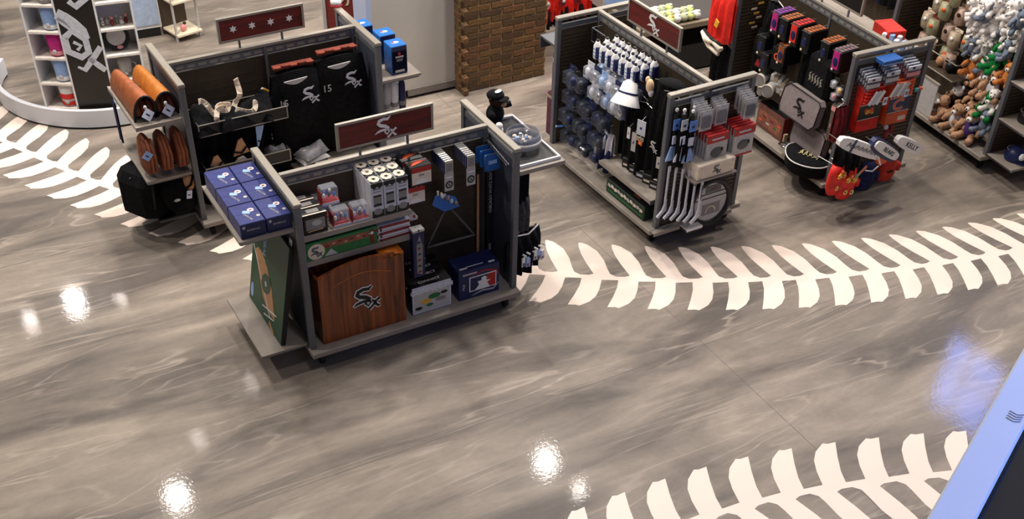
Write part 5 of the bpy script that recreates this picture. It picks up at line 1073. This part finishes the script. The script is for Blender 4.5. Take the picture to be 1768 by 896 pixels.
# beige garment packs
i=0
for zr,us in ((1.18,(1.30,1.14,.98)),(.98,(1.40,1.24,1.08,.92,.80)),(.78,(1.38,1.20,1.04,.90)),(1.34,(1.22,1.04,.88))):
    for j,u in enumerate(us):
        e=empty('beige_pack','beige soft toy pack hanging on the far half, %s row, %s from the far end'%({1.34:'top',1.18:'second',.98:'third',.78:'lowest'}[zr],ordn(j)),'pack',at(5,u,.18+.06*(j%2),zr,'+v',(R.random()-.5)*.5),'beige packs on the far half')
        MB().box(-.055,.055,0,.003,-.03,0).build('header_card',(cream,dred,beige)[i%3],e); MB().loft([[(x*w,y_*.05*w/.06-.03,z) for x,y_ in [(math.cos(a),math.sin(a)) for a in [2*PI*q/10 for q in range(10)]]] for z,w in ((-.19,.03),(-.17,.06),(-.10,.065),(-.03,.055))]).build('soft_body',(beige,mat('greenish_beige',(150,146,116),.4,0,.15,20),mat('pinkish_beige',(176,146,132),.4,0,.12,20))[i%3],e,smooth=True); MB().ell((.01,-.08,-.08),(.022,.012,.02),8,5).build('small_face',(white,orange,dfur)[i%3],e,smooth=True); MB().cyl((0,.06,-.01),(0,-.05,0),.003,n=6).build('peg_hook',steel,e); i+=1
e=empty('wire_bin','open wire bin with dark contents above the white divider','basket',at(5,.86,.42,.60,'+v')); m=MB()
for z in (0,.16): m.tube([(-.22,-.0,z),(.22,-.0,z),(.22,.26,z),(-.22,.26,z)],.006,6,closed=True)
m.build('wire_rim',rail,e); MB().box(-.22,.22,0,.26,-.004,.002).build('bin_floor',slatm,e); MB().box(-.219,.219,.255,.259,0,.16).build('bin_back',slatm,e)
for k in range(2): o=MB().ell((-.10+.14*k,.12,.06),(.05,.07,.06)).build('bin_content',(tan,black)[k],e,smooth=True)
e=empty('white_divider','plain white divider panel standing on the deck left of the plush bears','panel',at(5,.92,.455,.172,'+v')@RY(.0)); MB().bbox(-.14,.16,0,.012,0,.34,.003).build('panel_board',mat('divider_paint',(190,186,184),.5),e); MB().box(-.15,.17,-.006,.02,.34,.355).build('top_edge',deckm,e); MB().box(-.15,-.13,-.01,.02,0,.36).build('side_edge',deckm,e)
# caps on the near-end shelves
for k,(u,v,z,lb) in enumerate(((-.20,.25,.205,'navy cap with white front on the lowest near-end shelf'),(-.18,.22,.565,'black cap with white front on the middle near-end shelf'),(-.17,.20,.925,'pale blue and navy cap on the upper near-end shelf'),(-.2,.02,.205,'second navy cap on the lowest near-end shelf'),(-.18,.0,.565,'second black cap on the middle near-end shelf'))):
    e=empty('ball_hat',lb,'hat',at(5,u,v,z,'-u',.3),'hats on the near-end shelves'); MB().lathe([(.095,0),(.097,.04),(.085,.08),(.05,.11),(.001,.12)],18).build('crown',(dblue,black,navy)[k%3],e,smooth=True); MB().loft([[(.085*math.cos(a),-.05-.11*math.sin(a)-0,.012-.03*math.sin(a)**2+t) for a in [PI*q/12 for q in range(13)]] for t in (0,.006)]).build('brim',(dblue,black,dblue)[k%3],e); MB().ell((-.03,-.075,.055),(.04,.03,.035),10,6).build('white_front',(white,white,lblue)[k%3],e,smooth=True); MB().ell((0,-.14,.0),(.04,.014,.004),8,4).build('sticker',lgrey,e)
    for q in range(2): MB().tube([(.07*math.cos(a),.02+.07*math.sin(a),.09) for a in [PI*(.1+.8*w/6) for w in range(7)]],.003,5).build('seam_line',grey,e) if q==0 else None
# ================================================================= LEFT CUBE TOWER
kc=Vector((1.757,11.494)); kr=1.0915
cw=mat('cube_white',(222,222,222),.45,0,.02,5); cin=mat('cube_inside',(188,184,178),.6,0,.03,5)
e=empty('cube_tower','white curved cube-shelf tower with black logo panel at the left','display tower',T(kc.x,kc.y,0))
def ringarc(prof,a0,a1,n,name,m_):
    mb=MB(); mb.loft([[(r_*math.cos(t_),r_*math.sin(t_),z_) for r_,z_ in prof] for t_ in [a0+(a1-a0)*k/n for k in range(n+1)]]); return mb.build(name,m_,e)
ringarc([(kr-.045,.022),(kr,.022),(kr,.19),(kr-.045,.19)],math.radians(150),math.radians(345),60,'ring_plinth',mat('plinth_white',(206,208,214),.4,0,.02,4))
ringarc([(kr-.035,.0),(kr-.012,.0),(kr-.012,.022),(kr-.035,.022)],math.radians(150),math.radians(345),60,'toe_kick',black)
def wl(x,y): return (x-kc.x,y-kc.y)
A0=wl(1.006,10.768); A1=wl(1.282,10.605); A2=wl(1.595,10.503); A3=wl(1.925,10.452)
TH=2.05
def facet(a,b_):
    a=Vector(a);b_=Vector(b_); L_=(b_-a).length; ang=math.atan2(b_.y-a.y,b_.x-a.x); return T(a.x,a.y,.155)@RZ(ang),L_
def cubecol(a,b_,nsh,pitch,items,side):
    F_,L_=facet(a,b_); t=.018; MB().box(0,L_,.0,.30,-.155,0).build('column_base',cw,e,F_)
    c=MB().box(0,t,0,.30,0,TH).box(L_-t,L_,0,.30,0,TH).box(t,L_-t,.285,.30,0,TH).build('cube_column',cw,e,F_)
    for k in range(nsh):
        MB().box(t,L_-t,0,.29,k*pitch,k*pitch+.02).build('cube_shelf',mat('cube_shelf_w',(226,218,208),.5),c)
    return F_,L_
PIT=.25
FL,LL_=cubecol(A0,A1,8,PIT,None,'left'); FR,LR_=cubecol(A2,A3,8,PIT,None,'right')
FP,LP_=facet(A1,A2); pan_=MB().box(0,LP_,.0,.02,0,TH).build('logo_panel',mat('panel_black_brown',(30,26,22),.35),e,FP); MB().box(-.012,.0,-.004,.02,0,TH).box(LP_,LP_+.012,-.004,.02,0,TH).build('panel_trim',cw,e,FP)
ls=mat('logo_silver',(196,198,206),.4); m=MB(); PX=FP@T(0,-.003,0)@XZ
m.ribbon([(-.0,.95),(.075,.90),(.13,.845),(.19,.775),(.214,.70)],[.10,.10,.10,.09,.06],0,.003)
m.ribbon([(-.0,.91),(.035,.87),(.09,.80)],[.03,.05,.03],0,.003); m.ribbon([(.13,1.06),(.18,1.005),(.29,1.08)],[.05,.06,.05],0,.003)
m.ribbon([(.02,.72),(.101,.785),(.20,.70),(.205,.575),(.134,.53),(.03,.59),(.02,.73)],.062,.001,.004); m.ribbon([(.09,.68),(.15,.64),(.11,.60)],.03,.001,.004)
m.ribbon([(.318,.62),(.223,.505),(.135,.405),(.08,.44)],[.05,.055,.05,.02],.002,.005); m.ribbon([(.194,.52),(.262,.446),(.318,.39)],[.04,.055,.05],.002,.005)
m.build('large_logo',ls,e,PX)
KG='cups in the cube tower'
def mug(M,label,m_,m2,name='paper_mug'):
    e2=empty(name,label,'cup',M,KG); MB().lathe([(.001,0),(.05,.004),(.055,.02),(.065,.14),(.05,.16),(.001,.162)],16).build('cup_body',m_,e2,smooth=True); MB().lathe([(.0555,.01),(.060,.012),(.0575,.04),(.054,.04)],16).build('cup_base',m2,e2,smooth=True); MB().tube([(.06,-.0,.12),(.10,-.0,.10),(.10,0,.06),(.055,0,.04)],.007,6).build('handle',m_,e2,smooth=True); MB().ell((0,-.062,.04),(.018,.006,.018),8,5).build('badge',lgrey,e2,smooth=True); return e2
base=T(kc.x,kc.y,0)
for k,(m_,m2,lb) in enumerate(((white,bred,'red and white striped cup in the lowest cube'),(lblue,white,'pale blue patterned cup in the second cube from the bottom'),(magenta,pink,'bright magenta cup in the middle cube'),(lblue,white,'pale blue cup in the fourth cube from the bottom'),(lgrey,grey,'pale grey cup in the top left cube in view'))):
    o=mug(base@FL@T(LL_*.66,.10,k*PIT+.021)@SC(1.25,1.25,1.3),lb,m_,m2)
    if k==0: MB().lathe([(.063,.06),(.067,.09),(.063,.10)],16).build('red_band',bred,o,smooth=True)
e2=empty('round_plate','round black and white plate standing in the right-hand cube','plate',base@FR@T(LR_*.42,.12,2*PIT+.145)@RX(-.15)); MB().prism(disc(.12,24),0,.015,0,XZ).build('plate_disc',black,e2); MB().prism(disc(.085,24),0,.004,0,T(0,-.015,.01)@XZ).build('white_centre',lgrey,e2); MB().ell((.02,-.022,-.09),(.03,.008,.018),10,5).build('badge',pink,e2,smooth=True)
for k in range(6):
    e2=empty('silver_figure','small silver figure in the cube above the black plate, %s from the left'%ordn(k),'figure',base@FR@T(.05+.042*k,.08+.03*(k%2),3*PIT+.021),'silver figures in the right-hand cubes'); MB().ell((0,0,.03),(.02,.02,.03),8,6).build('torso',(steel,lgrey,dred)[k%3],e2,smooth=True); MB().ell((0,0,.075),(.014,.014,.016),8,6).build('head',(lgrey,steel,pink)[k%3],e2,smooth=True)
for k,zz in ((0,1),(1,0)): mug(base@FR@T(LR_*.5,.12,zz*PIT+.021),'pale cup in the right-hand column, %s cube from the bottom'%('second','lowest')[k],lgrey,grey)
# ================================================================= BACKGROUND
e=empty('display_cabinet','white cabinet with pale blue front panel and dark window behind the cube tower','cabinet',T(2.24,12.32,.0)@RZ(-.05)); MB().box(-.02,.30,0,.35,.1,2.0).build('cabinet_body',cw,e); MB().box(.0,.28,-.012,0,.14,.55).build('blue_panel',mat('panel_blue_grey',(166,182,206),.4),e); MB().box(.0,.28,-.012,0,.62,1.5).build('dark_window',black,e); MB().box(.0,.28,.01,.34,0,.1).build('toe_kick',black,e)
for k in range(3): MB().box(.03,.25,-.018,-.012,.72+.18*k,.76+.18*k).build('window_item',(brownpk,post,dblue)[k],e)
e=empty('angled_rack','cream angled shelf rack behind the glove shelf','rack',T(2.62,12.05,0)@RZ(.25)); MB().box(0,.02,0,.02,0,1.8).build('rack_side',cin,e); MB().box(.28,.30,0,.02,0,1.8).build('rack_side',cin,e); MB().box(.0,.30,.28,.30,0,1.8).build('rack_back',slatm,e)
for k in range(5): MB().bbox(.0,.30,-.04,.28,.06+k*.36,.085+k*.36,.004).build('rack_shelf',mat('rack_cream',(226,212,186),.5),e)
for k in range(4): e2=empty('rack_item','small %s item on the angled cream rack, %s shelf'%(('pink','maroon','pink','brown')[k],ordn(k)),'trinket',T(2.62,12.05,0)@RZ(.25)@T(.12,.04,.086+k*.36),'trinkets on the cream rack'); MB().ell((0,0,.04),(.04,.03,.04),8,6).build('trinket_body',(pink,dred,pink,brownpk)[k],e2,smooth=True); MB().ell((.02,0,.085),(.02,.02,.016),8,6).build('trinket_top',black,e2,smooth=True)
e=empty('round_table','low round cream table edge with black rim at the top left corner','table',T(.35,13.35,0)); MB().lathe([(.62,.40),(.66,.41),(.66,.46),(.001,.465)],40).build('table_top',cin,e,smooth=False); MB().lathe([(.665,.395),(.675,.41),(.665,.425)],40).build('black_rim',black,e); MB().cyl((0,0,0),(0,0,.42),.08,n=14).build('pedestal',cin,e)
e=empty('red_banner','red banner with white lettering beside the white partition','banner',T(3.98,10.55,0)@RZ(-.2)); MB().box(-.17,.17,0,.03,.3,1.9).build('banner_panel',mat('banner_red',(126,48,40),.6),e); MB().box(-.20,-.17,-.01,.04,0,1.9).box(.17,.20,-.01,.04,0,1.9).build('banner_frame',lgrey,e); text('SOX',.24,cream,e,T(0,-.004,.95)@XZ@RZ(PI/2)); MB().box(-.2,.2,-.12,.15,0,.03).build('banner_foot',post,e)
e=empty('white_helmet','small white helmet with red rim on the far rail of the rear unit','helmet',at(2,1.64,.43,1.372)); MB().ell((0,0,.035),(.05,.05,.04)).build('shell',white,e,smooth=True); MB().lathe([(.05,.0),(.055,.01),(.05,.02)],16).build('red_rim',red,e)
# red goods beyond the third unit
e=empty('far_rack','dark low rack of red bags behind the third unit','display unit',T(7.0,10.55,0)); MB().box(-1.15,.62,-.35,.35,.12,.17).build('base_deck',deckm,e); MB().box(-1.15,.62,-.01,.01,.17,1.4).build('spine_panel',black,e)
for k in range(3): MB().cyl((-1.0+k*.75,-.3,.05),(-.97+k*.75,-.3,.05),.045,n=12).build('caster_wheel',black,e)
for k in range(9):
    e2=hung('red_bag','bright red drawstring bag on the far rack, %s from the left'%ordn(k),'bag',T(5.98+.195*k,10.35,.66),.19,.42,.16,bred,3,200+k,'red bags on the far rack',parts=lambda e:[MB().prism(disc(.05,12),0,.006,0,T(0,-.13,-.20)@XZ).build('round_badge',(pink if R.random()>.5 else dred),e),MB().ell((.02,-.14,-.19),(.022,.01,.022),8,5).build('badge_picture',lgrey,e,smooth=True)])
for k in range(8): hung('black_bag_far','black bag hanging below the red ones, %s from the left'%ordn(k),'bag',T(6.0+.21*k,10.32,.30+.06),.18,.20,.12,cloth,2,230+k,'black bags under the red ones')
# flower baskets and black table beyond
e=empty('bargain_table','low dark table with wooden rim behind the third unit header','table',T(7.45,9.35,0)@RZ(-.05)); MB().bbox(-.85,.75,-.4,.4,.50,.56,.006).build('table_rim',mat('rim_wood',(130,116,96),.5),e); MB().box(-.80,.70,-.35,.35,.56,.565).build('table_top',mat('tray_dark',(60,54,50),.5),e)
for x in (-.75,.65):
    for y_ in (-.33,.33): MB().box(x-.03,x+.03,y_-.03,y_+.03,0,.5).build('leg',black,e)
MB().box(-.8,.7,-.36,.36,.02,.30).build('lower_skirt',black,e)
for k in range(22):
    x=-.78+.085*(k%8)+.02*R.random(); y_=-.32+.13*(k//8)
    e2=empty('flower_ball','pale soft ball heaped on the dark table, %s row, %s from the left'%(ordn(k//8),ordn(k%8)),'soft ball',T(7.45+x,9.35+y_,.567),'pale soft balls on the dark table'); MB().ell((0,0,.045),(.048,.048,.045),10,7).build('ball_body',(lime,wfur,mat('pale_sage',(178,186,150),.9))[k%3],e2,smooth=True); MB().ell((.01,-.02,.085),(.018,.018,.014),8,5).build('ball_top',(gold if k==3 else white),e2,smooth=True)
e=empty('grey_box_far','pale grey box with blue and orange prints behind the soft balls','box',T(6.75,9.85,.0)); MB().bbox(-.16,.16,-.1,.12,.5,.78,.008).build('box_body',lgrey,e); MB().box(-.14,.14,-.104,-.1,.55,.72).build('box_print',lblue,e); MB().box(-.16,.16,-.1,.12,0,.5).build('box_stand',black,e)
e=empty('black_cabinet','black low cabinet behind the dark table','cabinet',T(8.5,10.5,0)); MB().bbox(-.8,.9,-.3,.3,.05,1.0,.01).build('cabinet_body',black,e); MB().box(-.8,.9,-.31,-.30,.50,.52).build('rail_line',post,e); MB().box(-.75,.85,-.28,.28,0,.05).build('toe_kick',black,e); MB().ell((-.1,-.31,.62),(.08,.006,.02),10,5).build('silver_badge',steel,e,smooth=True)
# dark display mass between the fourth and fifth units
e=empty('hat_rack_far','dark louvred rack behind the fourth unit','display unit',T(9.35,8.75,0)@RZ(1.5)); MB().box(-.6,.9,-.35,.35,.1,.16).build('base_deck',deckm,e); MB().box(-.6,.9,-.01,.01,.16,1.4).build('spine_panel',slatm,e)
for k in range(7): hung('dark_shirt_far','dark shirt on the rack behind the fourth unit, %s from the near end'%ordn(k),'shirt',T(9.35,8.75,0)@RZ(1.5)@T(-.5+.2*k,.12,1.25)@RZ(PI),.22,.6,.14,(cloth,navy,gcloth)[k%3],3,300+k,'dark shirts on the far rack')
